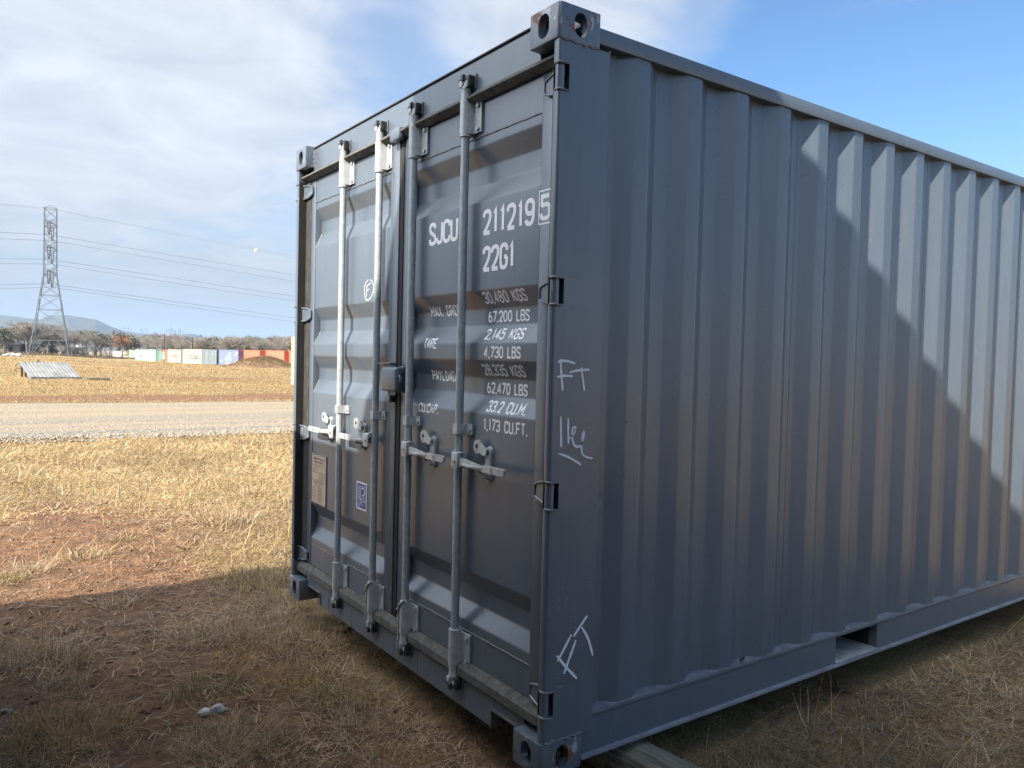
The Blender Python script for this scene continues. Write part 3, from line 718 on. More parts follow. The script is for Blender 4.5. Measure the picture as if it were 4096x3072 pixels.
chalk([[(.189, .530), (.16, .500), (.129, .467)], [(.119, .477), (.09, .435), (.060, .394)], [(.140, .454), (.115, .40), (.090, .346)], [(.164, .494), (.196, .45), (.219, .384)], [(.056, .416), (.10, .366), (.148, .318)]], on_post, post_r, .0095)

# scuffs and scratches on the post and the side
M['scuff'] = chalk_mat('scuffed_primer', (.46, .47, .47), 260, .50, .60)
def scuffs(strokes, place, parent):
    for (u0, v0, u1, v1, t) in strokes:
        b = MB(); ribbon(b, [(u0, v0), ((u0+u1)/2+.002, (v0+v1)/2), (u1, v1)], t, place, False, .008, taper=[.3, .8, 1, .7, .9, .4]); attach(b.build('scuff_mark', M['scuff'], None), parent)
rs = random.Random(12)
scuffs([(u, v, u+rs.uniform(-.004, .004), v-rs.uniform(.02, .09), rs.uniform(.002, .006)) for u, v in [(rs.uniform(.05, .20), rs.uniform(.34, .70)) for _ in range(16)]]+[(.062+.01*k, .312-.002*k, .066+.01*k, .300, .010) for k in range(6)]+[(.055, .36-.008*k, .10, .352-.008*k, .003) for k in range(5)], lambda u, v, o: (.0003, u, v), post_r)
def on_side(u, v, o): return (float(np.interp(u, SPY, SPX))+.0008, u, v)
_sp = corr_pts(.23, 5.8); SPY = [q[0] for q in _sp]; SPX = [q[1] for q in _sp]
scuffs([(2.61, 1.38, 2.66, 1.40, .005), (2.58, 1.30, 2.585, 1.24, .004), (2.63, 1.22, 2.64, 1.16, .003), (2.60, 1.10, 2.60, 1.07, .006), (1.72, 1.9, 1.73, 1.86, .004), (.95, .9, .952, .80, .003), (3.05, 1.55, 3.07, 1.50, .004), (.62, 1.35, .625, 1.31, .003)], on_side, main)
for (u, v, t) in ((2.98, 2.535, .010), (2.96, 2.508, .016), (2.97, 2.50, .008)): scuffs([(u, v, u+.02, v-.004, t)], lambda a, c, o: (-.0033, a, c), main)

# data plate, decal
dp = MB().box(-2.262, -2.052, YD-.005, YD-.001, .572, .852, .001).build('data_plate', M['flange'], main)
attach(MB().box(-2.257, -2.057, YD-.0062, YD-.0051, .577, .846).build('plate_face', M['plate'], None), dp)
b = MB(); pl = lambda u, v, o: (u, YD-.0067-o, v)
for txt, xl, xr, zb, h in (('APPROVED FOR TRANSPORT', -2.237, -2.077, .822, .011), ('UNDER CUSTOMS SEAL', -2.225, -2.087, .804, .011), ('CSC SAFETY APPROVAL', -2.222, -2.092, .690, .010)): text_mesh(b, txt, xl, zb, h, xr-xl, pl, .17, gap=.35)
for z in (.752, .749, .704, .585): ribbon(b, [(-2.255, z), (-2.059, z)], .0012, pl)
for x0, x1, z0, z1 in ((-2.215, -2.105, .783, .795), (-2.240, -2.170, .762, .774), (-2.21, -2.12, .672, .684), (-2.165, -2.10, .655, .667), (-2.165, -2.10, .640, .651), (-2.165, -2.10, .624, .636), (-2.165, -2.10, .608, .620), (-2.165, -2.10, .592, .604)):
    ribbon(b, [(x0, z0), (x1, z0), (x1, z1), (x0, z1)], .0009, pl, True); text_mesh(b, '8136 5072', x0+.008, z0+.003, .006, (x1-x0)*.75, pl, .18)
for k in range(5): text_mesh(b, 'MANUFACTURE'[:8+k % 3], -2.254, .657-.0155*k, .006, .07, pl, .18)
for k in range(6): text_mesh(b, 'PLATE TYPE'[:10-k % 3], -2.14, .739-.011*k*.5-(.004 if k > 2 else 0), .0045, .075, pl, .18)
ribbon(b, [(-2.155, .747), (-2.155, .706)], .001, pl); ribbon(b, [(-2.155, .727), (-2.060, .727)], .001, pl)
attach(b.build('plate_print', M['plate_ink'], None), dp)
for x, z in ((-2.256, .847), (-2.157, .846), (-2.060, .845), (-2.256, .730), (-2.058, .728), (-2.256, .578), (-2.157, .577), (-2.060, .578)):
    attach(MB().lathe((x, YD-.007, z), [(.0035, -.002), (.0055, .001), (.0055, .003)], 10, 1).build('rivet', M['galv'], None), dp)
dc = MB().box(-1.655, -1.533, YD-.0022, YD-.0012, .638, .778).build('certification_decal', M['white'], main)
attach(MB().box(-1.647, -1.541, YD-.0026, YD-.0023, .646, .770).build('decal_field', M['blue'], None), dc)
b = MB(); pl = lambda u, v, o: (u, YD-.0032-o*.2, v)
ribbon(b, [(-1.616, .682), (-1.548, .682), (-1.548, .758), (-1.616, .758)], .0025, pl, True)
ribbon(b, [(-1.606, .750), (-1.606, .692), (-1.585, .692)], .0055, pl)
ribbon(b, chaikin([(-1.592, .749), (-1.565, .749), (-1.556, .738), (-1.556, .724), (-1.570, .714), (-1.582, .712)], False), .0055, pl); ribbon(b, [(-1.580, .712), (-1.558, .688)], .0055, pl)
for k, t in enumerate(('CONTAINER', 'CERTIFICATION', 'SCHEME')): text_mesh(b, t, -1.643, .6695-.0088*k, .0062, (.062, .082, .040)[k], pl, .16)
pv = lambda u, v, o: (-1.625-v, YD-.0032-o*.2, u)
text_mesh(b, 'CERTIFIED', .686, 0, .010, .074, pv, .22)
attach(b.build('decal_print', M['white'], None), dc)

# little lashing ring on the side, scratches are in the paint
MB().tube([(-.012+.006*math.sin(a), 1.058+.011*math.cos(a), .196+.011*math.sin(a)) for a in np.linspace(0, 2*math.pi, 15)], .003, 6, False).build('lashing_ring', M['black_cast'], main, 50)

# ropes tied round the two middle bars
def rope(x, zt, zb, lab):
    zt += .022
    ax = [(x+.022, YB-.012, zt), (x+.004, YB-.029, zt-.020), (x-.016, YB-.026, zt-.040), (x-.024, YB-.016, zt-.055), (x-.0255, YB-.020, zt-.10), (x-.027, YB-.018, (zt+zb)/2), (x-.026, YB-.020, zb)]
    ax = chaikin(ax, False, 3); n = len(ax); d = 0; root = MB()
    for s in range(3):
        pts = []; d = 0
        for i, p in enumerate(ax):
            if i: d += np.linalg.norm(p-ax[i-1])
            a = d/.018*2*math.pi+s*2*math.pi/3; pts.append(p+np.array((math.cos(a)*.0028, math.sin(a)*.0028, 0)))
        fine = []
        for i in range(len(pts)-1):
            for t in (0, .34, .67): fine.append(pts[i]*(1-t)+pts[i+1]*t)
        root.tube(fine+[pts[-1]], .0031, 6)
    root.tube([(x-.0235+.019*math.cos(a), YB-.004+.024*math.sin(a), zt-.050+.010*math.cos(a)) for a in np.linspace(0, 2*math.pi, 16)], .004, 6, False)
    root.lathe((x-.026, YB-.020, zb-.006), [(.003, -.010), (.006, 0), (.004, .008)], 8)
    return tag(root.build('rope', M['rope'], None, 60), lab, 'rope', 'ropes tied round the door bars')
rope(-1.219-.1695, .316, .150, 'pale twisted rope tied round the second door bar from the left, ending above its cam')
rope(-1.219+.1695, .316, .115, 'pale twisted rope tied round the third door bar from the left, hanging to its cam')

# ------------------------------------------------------------------ terrain
def gz(x, y):
    x = np.asarray(x, float); y = np.asarray(y, float)
    d = np.hypot(x-CAM[0], y-CAM[1]); r = y/np.maximum(-x, 1.0)
    sl = np.where(x < 0, .0014+.0031*sstep(.07, .15, r), .0012)
    return -.15-sl*np.clip(d-20, 0, 500)
def bumps(x, y):
    d = np.hypot(np.asarray(x)-CAM[0], np.asarray(y)-CAM[1])
    a = .075*(fbm(x, y, 1.7, 3, 11)-.5)+.03*(fbm(x, y, .35, 3, 12)-.5)+.022*(fbm(x, y, .12, 2, 14)-.5)*(d < 9)
    far = .5*(fbm(x, y, 25, 3, 13)-.5)*sstep(30, 90, d)
    road = sstep(13.0, 13.6, -np.asarray(x))*(1-sstep(23.6, 24.4, -np.asarray(x)))
    return (a*(1-sstep(60, 200, d))+far)*(1-.9*road)
def ground_z(x, y): return gz(x, y)+bumps(x, y)
BARE = [(-3.9, -1.05, 1.0, .42), (-3.4, -.5, .7, .35), (-2.06, -.9, .30, .22), (-1.46, -.96, .30, .16), (-1.9, -.45, .22, .20), (-1.27, -.52, .20, .18), (-1.9, -1.45, .25, .2), (-6.2, -.85, 1.1, .35), (-5.0, -1.0, .8, .3), (-1.15, -.93, .2, .12), (1.2, 3.2, .35, .3), (.75, 2.3, .3, .15)]
def cover(x, y):
    x = np.asarray(x, float); y = np.asarray(y, float)
    c = .30+1.0*(fbm(x, y, 1.3, 4, 21)-.36)
    c = c+.35*sstep(5.2, 7.0, -x)*(1-sstep(12.8, 13.6, -x))+.28*sstep(-.6, .5, y)
    for bx, by, ra, rb in BARE:
        q = ((x-bx)/ra)**2+((y-by)/rb)**2; c = c-(.95 if bx > -3 else .55)*np.exp(-q*.9)
    far = sstep(24.0, 25.0, -x)
    c2 = .85+.5*(fbm(x, y, 9, 3, 31)-.5)-.7*np.exp(-((x+27.2+2.5*(fbm(x, y, 6, 2, 5)-.5))/2.0)**2)*sstep(.35, .6, fbm(x, y, 5, 3, 41)+.12)
    c2 = c2-.55*np.exp(-((x+52)/6)**2-((y-12)/4)**2)
    c = c*(1-far)+c2*far
    c = np.where((x > -.25) & (y > .3), np.maximum(c, .62+.5*(fbm(x, y, 1.1, 3, 77)-.5)), c)
    return np.clip(c, 0, 1)

def ground_mat():
    m, N, L, p = mat_new('dry_red_earth'); v = worldpos(N)
    at = N('ShaderNodeAttribute', attribute_name='Col'); cov = N('ShaderNodeSeparateColor', ins={0: at.outputs[0]}).outputs[0]
    n1 = noise(N, v, .8, 6, .6); n2 = noise(N, v, 9, 6, .65); n3 = noise(N, v, 60, 4, .6); n4 = noise(N, v, 260, 3, .6)
    dirt = mixc(N, ramp(N, n2, [(.3, 0.), (.7, 1.)]), (.105, .060, .036), (.315, .168, .090))
    dirt = mixc(N, math_n(N, 'MULTIPLY', ramp(N, n1, [(.5, 0.), (.72, 1.)]), .55), dirt, (.22, .155, .11))
    dirt = mixc(N, ramp(N, n4, [(.66, 0.), (.70, 1.)]), dirt, (.42, .36, .28))
    straw = mixc(N, ramp(N, n3, [(.35, 0.), (.65, 1.)]), (.20, .142, .066), (.42, .31, .15))
    k = ramp(N, math_n(N, 'ADD', math_n(N, 'MULTIPLY', cov, .85), math_n(N, 'MULTIPLY', math_n(N, 'SUBTRACT', n2, .5), .7)), [(.38, 0.), (.72, 1.)])
    L(mixc(N, k, dirt, straw), p.inputs['Base Color']); p.inputs['Roughness'].default_value = .95; p.inputs['Specular IOR Level'].default_value = .15
    vo = N('ShaderNodeTexVoronoi', feature='DISTANCE_TO_EDGE', ins={'Vector': v, 'Scale': 7.0})
    crack = ramp(N, vo.outputs['Distance'], [(0., 0.), (.035, 1.)])
    h = math_n(N, 'ADD', math_n(N, 'MULTIPLY', n2, 1.2), math_n(N, 'ADD', math_n(N, 'MULTIPLY', n3, .45), math_n(N, 'MULTIPLY', crack, .08)))
    L(bump(N, h, 1.0, .05), p.inputs['Normal']); return m
nr, ns = 250, 320
gr = 1.0505; rr = .06*(gr**np.arange(nr)-1)/(gr-1)*.9
rr = rr*(6500/rr[-1])
th = np.linspace(0, 2*math.pi, ns, endpoint=False)
GX, GY = -1.2, -.4
XX = GX+np.outer(rr, np.cos(th)); YY = GY+np.outer(rr, np.sin(th))
V = np.stack([XX.ravel(), YY.ravel(), ground_z(XX.ravel(), YY.ravel())], 1)
ii = np.arange(nr-1)[:, None]*ns; jj = np.arange(ns)[None, :]
F = np.stack([ii+jj, ii+(jj+1) % ns, ii+ns+(jj+1) % ns, ii+ns+jj], -1).reshape(-1, 4)[:, ::-1]
cv_ = cover(V[:, 0], V[:, 1]); F = F[:, ::-1]
ground = np_mesh('ground', V, F, ground_mat(), np.stack([cv_]*3, 1)); tag(ground, kind='structure')
ground.data.polygons.foreach_set('use_smooth', [True]*len(ground.data.polygons))

# gravel road running past, parallel to the container's length
def gravel_mat():
    m, N, L, p = mat_new('limestone_gravel'); v = worldpos(N)
    vo = N('ShaderNodeTexVoronoi', ins={'Vector': v, 'Scale': 26.0}); vb = N('ShaderNodeTexVoronoi', ins={'Vector': v, 'Scale': 11.0})
    n1 = noise(N, worldpos(N, (1, .25, 1)), .9, 5, .6); n2 = noise(N, v, 40, 4, .6)
    c = mixc(N, ramp(N, N('ShaderNodeSeparateColor', ins={0: vo.outputs['Color']}).outputs[0], [(.1, 0.), (.9, 1.)]), (.21, .178, .125), (.37, .322, .245))
    c = mixc(N, math_n(N, 'MULTIPLY', ramp(N, n1, [(.42, 0.), (.62, 1.)]), .5), c, (.34, .26, .165))
    wx = N('ShaderNodeSeparateXYZ', ins={0: v}).outputs[0]
    nearh = ramp(N, math_n(N, 'ADD', math_n(N, 'MULTIPLY_ADD', wx, .1, 2.4), math_n(N, 'MULTIPLY', math_n(N, 'SUBTRACT', n1, .5), .5)), [(.55, 0.), (.85, 1.)])
    c = mixc(N, math_n(N, 'MULTIPLY', nearh, .75), c, mixc(N, ramp(N, vb.outputs['Distance'], [(.15, 0.), (.55, 1.)]), (.42, .395, .345), (.17, .155, .13)))
    rut = noise(N, worldpos(N, (1.1, .035, 1)), 1.0, 4, .55)
    c = mixc(N, math_n(N, 'MULTIPLY', ramp(N, rut, [(.44, 0.), (.60, 1.)]), .75), c, (.37, .28, .185))
    L(c, p.inputs['Base Color']); p.inputs['Roughness'].default_value = .95; p.inputs['Specular IOR Level'].default_value = .2
    h = math_n(N, 'ADD', math_n(N, 'MULTIPLY', vo.outputs['Distance'], -.8), math_n(N, 'ADD', n2, math_n(N, 'MULTIPLY', vb.outputs['Distance'], -.5)))
    L(bump(N, h, .9, .03), p.inputs['Normal']); return m
M['gravel'] = gravel_mat()
yy = np.concatenate([np.arange(-260, -20, 6.), np.arange(-20, 40, .35), np.arange(40, 300, 6.)])
e0 = -13.55+.55*(fbm(yy, yy*0, 1.6, 4, 51)-.5)+.3*np.sin(yy*.35); e1 = -23.6+.6*(fbm(yy, yy*0+9, 2.2, 4, 52)-.5)
t = np.linspace(0, 1, 40)
XX = e0[:, None]*(1-t)+e1[:, None]*t; YY = np.repeat(yy[:, None], 40, 1)
edge = np.minimum(t, 1-t)[None, :]
ZZ = ground_z(XX, YY)+.004+.035*sstep(0, .05, edge)+.02*(fbm(XX, YY*.3, .8, 3, 53)-.5)*sstep(0, .06, edge)
n, k = XX.shape; V = np.stack([XX.ravel(), YY.ravel(), ZZ.ravel()], 1)
ii = np.arange(n-1)[:, None]*k; jj = np.arange(k-1)[None, :]
F = np.stack([ii+jj, ii+jj+1, ii+k+jj+1, ii+k+jj], -1).reshape(-1, 4)
o = np_mesh('gravel_road', V, F, M['gravel']); tag(o, kind='structure')

def stones_mesh(P, S, seed=1):
    r = np.random.default_rng(seed); n = len(P)
    base = np.array([(1,0,0),(0,1,0),(-1,0,0),(0,-1,0),(0,0,1),(0,0,-1)], float)
    f = np.array([(0,1,4),(1,2,4),(2,3,4),(3,0,4),(1,0,5),(2,1,5),(3,2,5),(0,3,5)])
    a = r.uniform(0, 6.28, n); B = base[None]*r.uniform(.55, 1.2, (n, 6, 1)); B[:, :, 2] *= .7
    c, s = np.cos(a)[:, None], np.sin(a)[:, None]
    X = B[:, :, 0]*c-B[:, :, 1]*s; Y = B[:, :, 0]*s+B[:, :, 1]*c
    V = np.stack([X, Y, B[:, :, 2]], -1)*S[:, None, None]+P[:, None, :]
    F = (f[None]+6*np.arange(n)[:, None, None]).reshape(-1, 3)
    return V.reshape(-1, 3), F
def stone_mat(name, a, b):
    m, N, L, p = mat_new(name); v = worldpos(N)
    L(mixc(N, ramp(N, noise(N, v, 14, 3, .6), [(.3, 0.), (.7, 1.)]), a, b), p.inputs['Base Color']); p.inputs['Roughness'].default_value = .9
    L(bump(N, noise(N, v, 90, 4, .6), .5, .01), p.inputs['Normal']); return m
M['stone'] = stone_mat('pale_limestone', (.20, .17, .13), (.43, .38, .30))
r = np.random.default_rng(5); n = 15000
px = np.concatenate([-13.0-np.abs(r.normal(0, 1.9, 9500)), r.uniform(-23.5, -13.6, 4500), -23.6+r.normal(0, .35, 1000)]); py = r.uniform(-5, 10, n)
S = np.where(np.arange(n) < 9500, r.uniform(.008, .034, n)*np.where(r.random(n) < .06, 1.9, 1), r.uniform(.010, .024, n))
V, F = stones_mesh(np.stack([px, py, ground_z(px, py)+.024], 1), S, 6)
tag(np_mesh('loose_gravel', V, F, M['stone']), 'pale loose gravel along the edge of the dirt road', 'gravel', kind='stuff')
def scatter_xy(n, r):
    x = r.uniform(-7.5, 1.6, n); y = r.uniform(-2.2, 1.2, n); k = (r.random(n) > cover(x, y)*.9) & ~((x > -2.45) & (x < .05) & (y > .3)) & (np.hypot(x-CAM[0], y-CAM[1]) > 1.2)
    return x[k], y[k], None
# pebbles in the bare earth close by
n = 900; px = r.uniform(-6, 2, n); py = r.uniform(-2, 0, n); ok = r.random(n) > cover(px, py)*.8
px, py = px[ok], py[ok]; S = r.exponential(.0032, len(px))+.0022
V, F = stones_mesh(np.stack([px, py, ground_z(px, py)+.001], 1), S, 8)
tag(np_mesh('pebbles', V, F, M['stone']), 'small pale pebbles strewn over the red earth', 'pebbles', kind='stuff')

n = 14000; px, py, dd = scatter_xy(n, r)
S = r.exponential(.0035, len(px))+.003
V, F = stones_mesh(np.stack([px, py, ground_z(px, py)+S*.15], 1), S, 18)
M['clod'] = stone_mat('earth_clods', (.11, .062, .038), (.27, .155, .09))
tag(np_mesh('earth_clods', V, F, M['clod']), 'small crumbled clods of red brown earth in the foreground', 'earth', kind='stuff')

# ------------------------------------------------------------------ grass
def grass_mat():
    m, N, L, p = mat_new('dry_grass')
    at = N('ShaderNodeAttribute', attribute_name='Col'); L(at.outputs[0], p.inputs['Base Color']); p.inputs['Roughness'].default_value = .75; p.inputs['Specular IOR Level'].default_value = .25
    tr = N('ShaderNodeBsdfTranslucent', ins={'Color': at.outputs[0]}); mx = N('ShaderNodeMixShader', ins={0: .25, 1: p.outputs[0], 2: tr.outputs[0]})
    L(mx.outputs[0], m.node_tree.nodes['Material Output'].inputs[0]); return m
M['grass'] = grass_mat()
def blades(P, Ln, ang, lean, curl, wid, col, r, wang=None):
    n = len(P); ts = np.array([0, .36, .7, 1.0])
    if wang is None: wang = ang+math.pi/2+r.normal(0, .7, n)
    side = np.stack([np.cos(wang), np.sin(wang), np.zeros(n)], 1)*wid[:, None]/2
    kx = np.cos(ang); ky = np.sin(ang); V = np.empty((n, 7, 3)); bend = r.normal(0, .12, n)
    for i, t in enumerate(ts):
        h = Ln*(np.sin(lean)*t+curl*t*t*.6); z = Ln*(np.cos(lean)*t-np.abs(curl)*.55*t*t)
        q = np.stack([P[:, 0]+kx*h-ky*bend*Ln*t*t, P[:, 1]+ky*h+kx*bend*Ln*t*t, P[:, 2]+np.maximum(z, .004*t)], 1)
        if i < 3: w = side*(1-.25*i); V[:, 2*i] = q-w; V[:, 2*i+1] = q+w
        else: V[:, 6] = q
    f = np.array([(0,1,2),(1,3,2),(2,3,4),(3,5,4),(4,5,6)])
    F = (f[None]+7*np.arange(n)[:, None, None]).reshape(-1, 3)
    C = np.repeat(col[:, None, :], 7, 1)
    return V.reshape(-1, 3), F, C.reshape(-1, 3)
class Pile:
    def __init__(s): s.V = []; s.F = []; s.C = []; s.n = 0
    def add(s, V, F, C): s.V.append(V); s.F.append(F+s.n); s.C.append(C); s.n += len(V)
    def build(s, name, mat): return np_mesh(name, np.concatenate(s.V), np.concatenate(s.F), mat, np.concatenate(s.C))
STRAW = np.array([(.50, .37, .18), (.42, .31, .15), (.60, .47, .25), (.34, .27, .165), (.22, .17, .11), (.48, .33, .13)])
GREYS = np.array([(.47, .395, .30), (.31, .26, .195), (.62, .54, .425), (.17, .13, .09), (.62, .52, .365)])
GREEN = np.array([(.17, .17, .09), (.22, .205, .11), (.28, .24, .13), (.14, .14, .08)])
def patchy(x, y, a=.62, b=.75): return (a+b*fbm(x, y, .9, 4, 101))[:, None]*np.array([1., 1., 1.])
def pick(pal, n, r, var=.18): return pal[r.integers(0, len(pal), n)]*np.array([1.04, .955, .88])*r.uniform(1-var, 1+var, (n, 1))
def seg_hits_box(P, C, x0=-2.40, x1=-.03, y0=.03, y1=6.0):
    d = P[:, :2]-C[None, :2]; t0 = np.zeros(len(P)); t1 = np.ones(len(P))
    for ax, (a, b) in enumerate(((x0, x1), (y0, y1))):
        dd = np.where(np.abs(d[:, ax]) < 1e-9, 1e-9, d[:, ax]); u = (a-C[ax])/dd; w = (b-C[ax])/dd
        t0 = np.maximum(t0, np.minimum(u, w)); t1 = np.minimum(t1, np.maximum(u, w))
    return t0 < t1
side_ = np.array([R_[0], R_[1]])/np.hypot(R_[0], R_[1])
def visible(P):
    vis = np.zeros(len(P), bool)
    for s in (-1.2, 0, 1.2):
        C = np.array([CAM[0]+side_[0]*s, CAM[1]+side_[1]*s]); vis |= ~seg_hits_box(P, C)
    return vis
def scatter(n, d0, d1, r, half=44):
    d = np.exp(r.uniform(math.log(d0), math.log(d1), n)); az = r.uniform(-math.radians(half), math.radians(half), n)
    fx, fy = f_[0]/np.hypot(f_[0], f_[1]), f_[1]/np.hypot(f_[0], f_[1])
    x = CAM[0]+d*(fx*np.cos(az)-fy*np.sin(az)); y = CAM[1]+d*(fx*np.sin(az)+fy*np.cos(az))
    k = visible(np.stack([x, y], 1)) & ~((x < -13.5-.5*fbm(x, y, .7, 3, 19)) & (x > -23.9+.5*fbm(x, y, .9, 3, 18))) & ~((x > -2.45) & (x < .02) & (y > .55) & (y < 6.05))
    return x[k], y[k], d[k]
r = np.random.default_rng(42)
near = Pile(); field = Pile()
# matted short litter
x, y, d = scatter(430000, 1.7, 16.5, r); c = cover(x, y); k = r.random(len(x)) < np.clip(c*1.2-.08, .03, 1); x, y, d = x[k], y[k], d[k]; n = len(x)
P = np.stack([x, y, ground_z(x, y)+r.uniform(-.004, .012, n)], 1); shade = (fbm(x, y, .6, 3, 61) > .5)[:, None]
col = np.where(r.random((n, 1)) < np.where(x < -3.6, .34, .6)[:, None], pick(GREYS, n, r), pick(STRAW, n, r)); lit = sstep(3.4, 3.9, -x)[:, None]*.0  # fewer greys past the shadow edge: sunlit tint put into the blade colour
near.add(*blades(P, r.uniform(.025, .10, n)*(1+d*.04), r.uniform(0, 6.28, n), r.uniform(.8, 1.5, n), r.normal(0, .8, n), np.maximum(.0020, .0008*d)*r.uniform(.6, 1.5, n), col*patchy(x, y, .35, 1.3), r))
# straws lying loose on the earth
x, y, d = scatter(26000, 1.7, 12, r); k = r.random(len(x)) < .22+.6*fbm(x, y, .5, 3, 66); x, y, d = x[k], y[k], d[k]; n = len(x)
P = np.stack([x, y, ground_z(x, y)+r.uniform(.0, .012, n)], 1)
near.add(*blades(P, r.gamma(2.2, .035, n)+.02, r.uniform(0, 6.28, n), r.uniform(1.42, 1.56, n), r.normal(0, .12, n), np.maximum(.0022, .0008*d)*r.uniform(.7, 1.5, n), pick(np.array([(.56, .47, .31), (.48, .42, .32), (.62, .55, .42), (.40, .32, .20)]), n, r), r))
# upright stems
x, y, d = scatter(26000, 1.7, 16.5, r); c = cover(x, y); k = r.random(len(x)) < np.clip(c*.9-.2, .01, 1)*(.35+.9*fbm(x, y, .8, 3, 62)); x, y, d = x[k], y[k], d[k]; n = len(x)
P = np.stack([x, y, ground_z(x, y)], 1)
col = np.where(r.random((n, 1)) < .2, pick(GREYS, n, r), pick(STRAW, n, r))
near.add(*blades(P, r.gamma(4, .035, n)+.05, r.normal(.6, 1.3, n), r.uniform(.05, .8, n), r.normal(.15, .3, n), np.maximum(.0020, .00075*d)*r.uniform(.6, 1.3, n), col, r))
# tufts
TU = [(-2.47, -1.21, .20, 500, 0, .24), (-1.11, -.69, .20, 1000, 0, .20), (-1.66, -.65, .17, 600, 2, .17), (-1.53, -1.23, .24, 1100, 1, .22), (-2.43, -.47, .22, 620, 0, .2), (-2.29, -.17, .25, 700, 0, .2), (-3.32, .1, .25, 600, 0, .24), (-1.42, -1.43, .14, 420, 2, .16),
      (-2.06, -1.2, .12, 300, 0, .14), (-.9, -.56, .10, 260, 2, .13), (-3.23, -.8, .14, 110, 0, .34), (-2.55, -1.34, .16, 380, 0, .26), (-4.12, -1.34, .14, 300, 2, .14), (-4.56, -.8, .2, 420, 0, .16), (-4.91, -.49, .12, 200, 2, .12), (-5.23, .41, .3, 520, 0, .25), (-4.37, -1.17, .18, 300, 0, .2), (-2.0, -.42, .14, 260, 1, .14), (-1.55, -.28, .16, 480, 1, .17), (-1.25, -.20, .16, 480, 2, .17), (-.95, -.22, .16, 420, 0, .18), (-.6, -.25, .14, 420, 1, .16), (-1.9, -.1, .2, 500, 0, .2), (-2.7, .15, .2, 500, 0, .24), (-.3, -.35, .12, 300, 0, .15)]
for k in range(150):
    xx, yy, dd = scatter(1, 2.2, 13, r)
    if len(xx) and cover(xx, yy)[0] > .35: TU.append((xx[0], yy[0], r.uniform(.05, .2), int(r.uniform(50, 260)), int(r.choice([0, 0, 0, 1, 2])), r.uniform(.1, .26)))
for k in range(60):
    TU.append((r.uniform(.08, 3.0), r.uniform(.6, 7.0), r.uniform(.06, .2), int(r.uniform(60, 240)), int(r.choice([0, 0, 1, 1])), r.uniform(.08, .22)))
for (cx_, cy2, rad, n, kind, ln) in TU:
    a = r.uniform(0, 6.28, n); q = rad*np.sqrt(r.random(n)); x = cx_+q*np.cos(a); y = cy2+q*np.sin(a); dd = math.hypot(cx_-CAM[0], cy2-CAM[1])
    P = np.stack([x, y, ground_z(x, y)-.003], 1)
    col = pick(GREYS, n, r) if kind == 0 else pick(STRAW if kind == 1 else GREEN, n, r)
    mixk = r.random((n, 1)) < .3; col = np.where(mixk, pick(STRAW, n, r), col)
    near.add(*blades(P, ln*r.uniform(.2, .75, n), a+r.normal(0, 1.3, n), r.uniform(.1, 1.4, n)*(.6+.5*q/rad), r.normal(.1, .7, n), np.maximum(.0018, .0007*dd)*r.uniform(.7, 1.4, n), col, r))
    m = max(3, n//40); a = r.uniform(0, 6.28, m); P = np.stack([cx_+rad*.6*np.cos(a), cy2+rad*.6*np.sin(a), ground_z(cx_+rad*.6*np.cos(a), cy2+rad*.6*np.sin(a))], 1)
    near.add(*blades(P, ln*r.uniform(1.1, 1.9, m), a+r.normal(0, .8, m), r.uniform(.2, .8, m), r.normal(.1, .2, m), np.full(m, max(.0019, .0006*dd)), pick(STRAW, m, r), r))
tag(near.build('dry_grass', M['grass']), 'dry straw grass and stubble round the container and up to the gravel road', 'grass', kind='stuff')
# the field beyond the road
x, y, d = scatter(300000, 22, 190, r, 40); c = cover(x, y); k = (r.random(len(x)) < np.clip(c*1.1-.12, .02, 1)) & (y > -30) ; x, y, d = x[k], y[k], d[k]; n = len(x)
P = np.stack([x, y, ground_z(x, y)], 1)
wa = np.full(n, math.atan2(R_[1], R_[0]))+r.normal(0, .5, n)
field.add(*blades(P, (.05+.0007*d)*r.uniform(.5, 1.6, n), r.uniform(0, 6.28, n), r.uniform(.1, .9, n), r.normal(.1, .3, n), (.004+.0004*d)*r.uniform(.6, 1.4, n), np.where(r.random((n, 1)) < .25, pick(GREYS, n, r), pick(STRAW, n, r)*np.array([.84, .79, .66]))*(.48+.75*fbm(x, y*.4, 7, 4, 103))[:, None], r, wa))
tag(field.build('field_grass', M['grass']), 'golden dry grass covering the field beyond the gravel road', 'grass', kind='stuff')

# bleached bone-like stone on the earth, a few loose stones
def rock(name, loc, size, seed, mat, sub=2):
    bm = bmesh.new(); bmesh.ops.create_icosphere(bm, subdivisions=sub, radius=1); rr_ = np.random.default_rng(seed); ph = rr_.uniform(0, 9, 3)
    for v in bm.verts:
        c = v.co; k = 1+.28*math.sin(2.3*c.x+ph[0])*math.cos(2.1*c.y+ph[1])+.16*math.sin(5.1*c.z+4*c.x+ph[2])+rr_.normal(0, .05)
        v.co = (c.x*size[0]*k, c.y*size[1]*k, c.z*size[2]*k)
    o = MB().bm(bm).build(name, mat, None, 50); o.location = loc; o.rotation_euler = (0, 0, rr_.uniform(0, 6)); return o
M['bone'] = stone_mat('bleached_stone', (.50, .44, .39), (.74, .68, .62))
b = MB(); bm = bmesh.new(); bmesh.ops.create_icosphere(bm, subdivisions=4, radius=1); rr_ = np.random.default_rng(3)
for v in bm.verts:
    c = v.co; k = 1+.35*math.sin(3*c.x+1)*math.cos(3.4*c.y)+.25*math.sin(6*c.x+2*c.y)+.10*math.sin(17*c.y+9*c.z)+.07*math.sin(23*c.x)
    v.co = (c.x*.058*k, c.y*.028*k+.012*math.sin(c.x*3), c.z*.016*k)
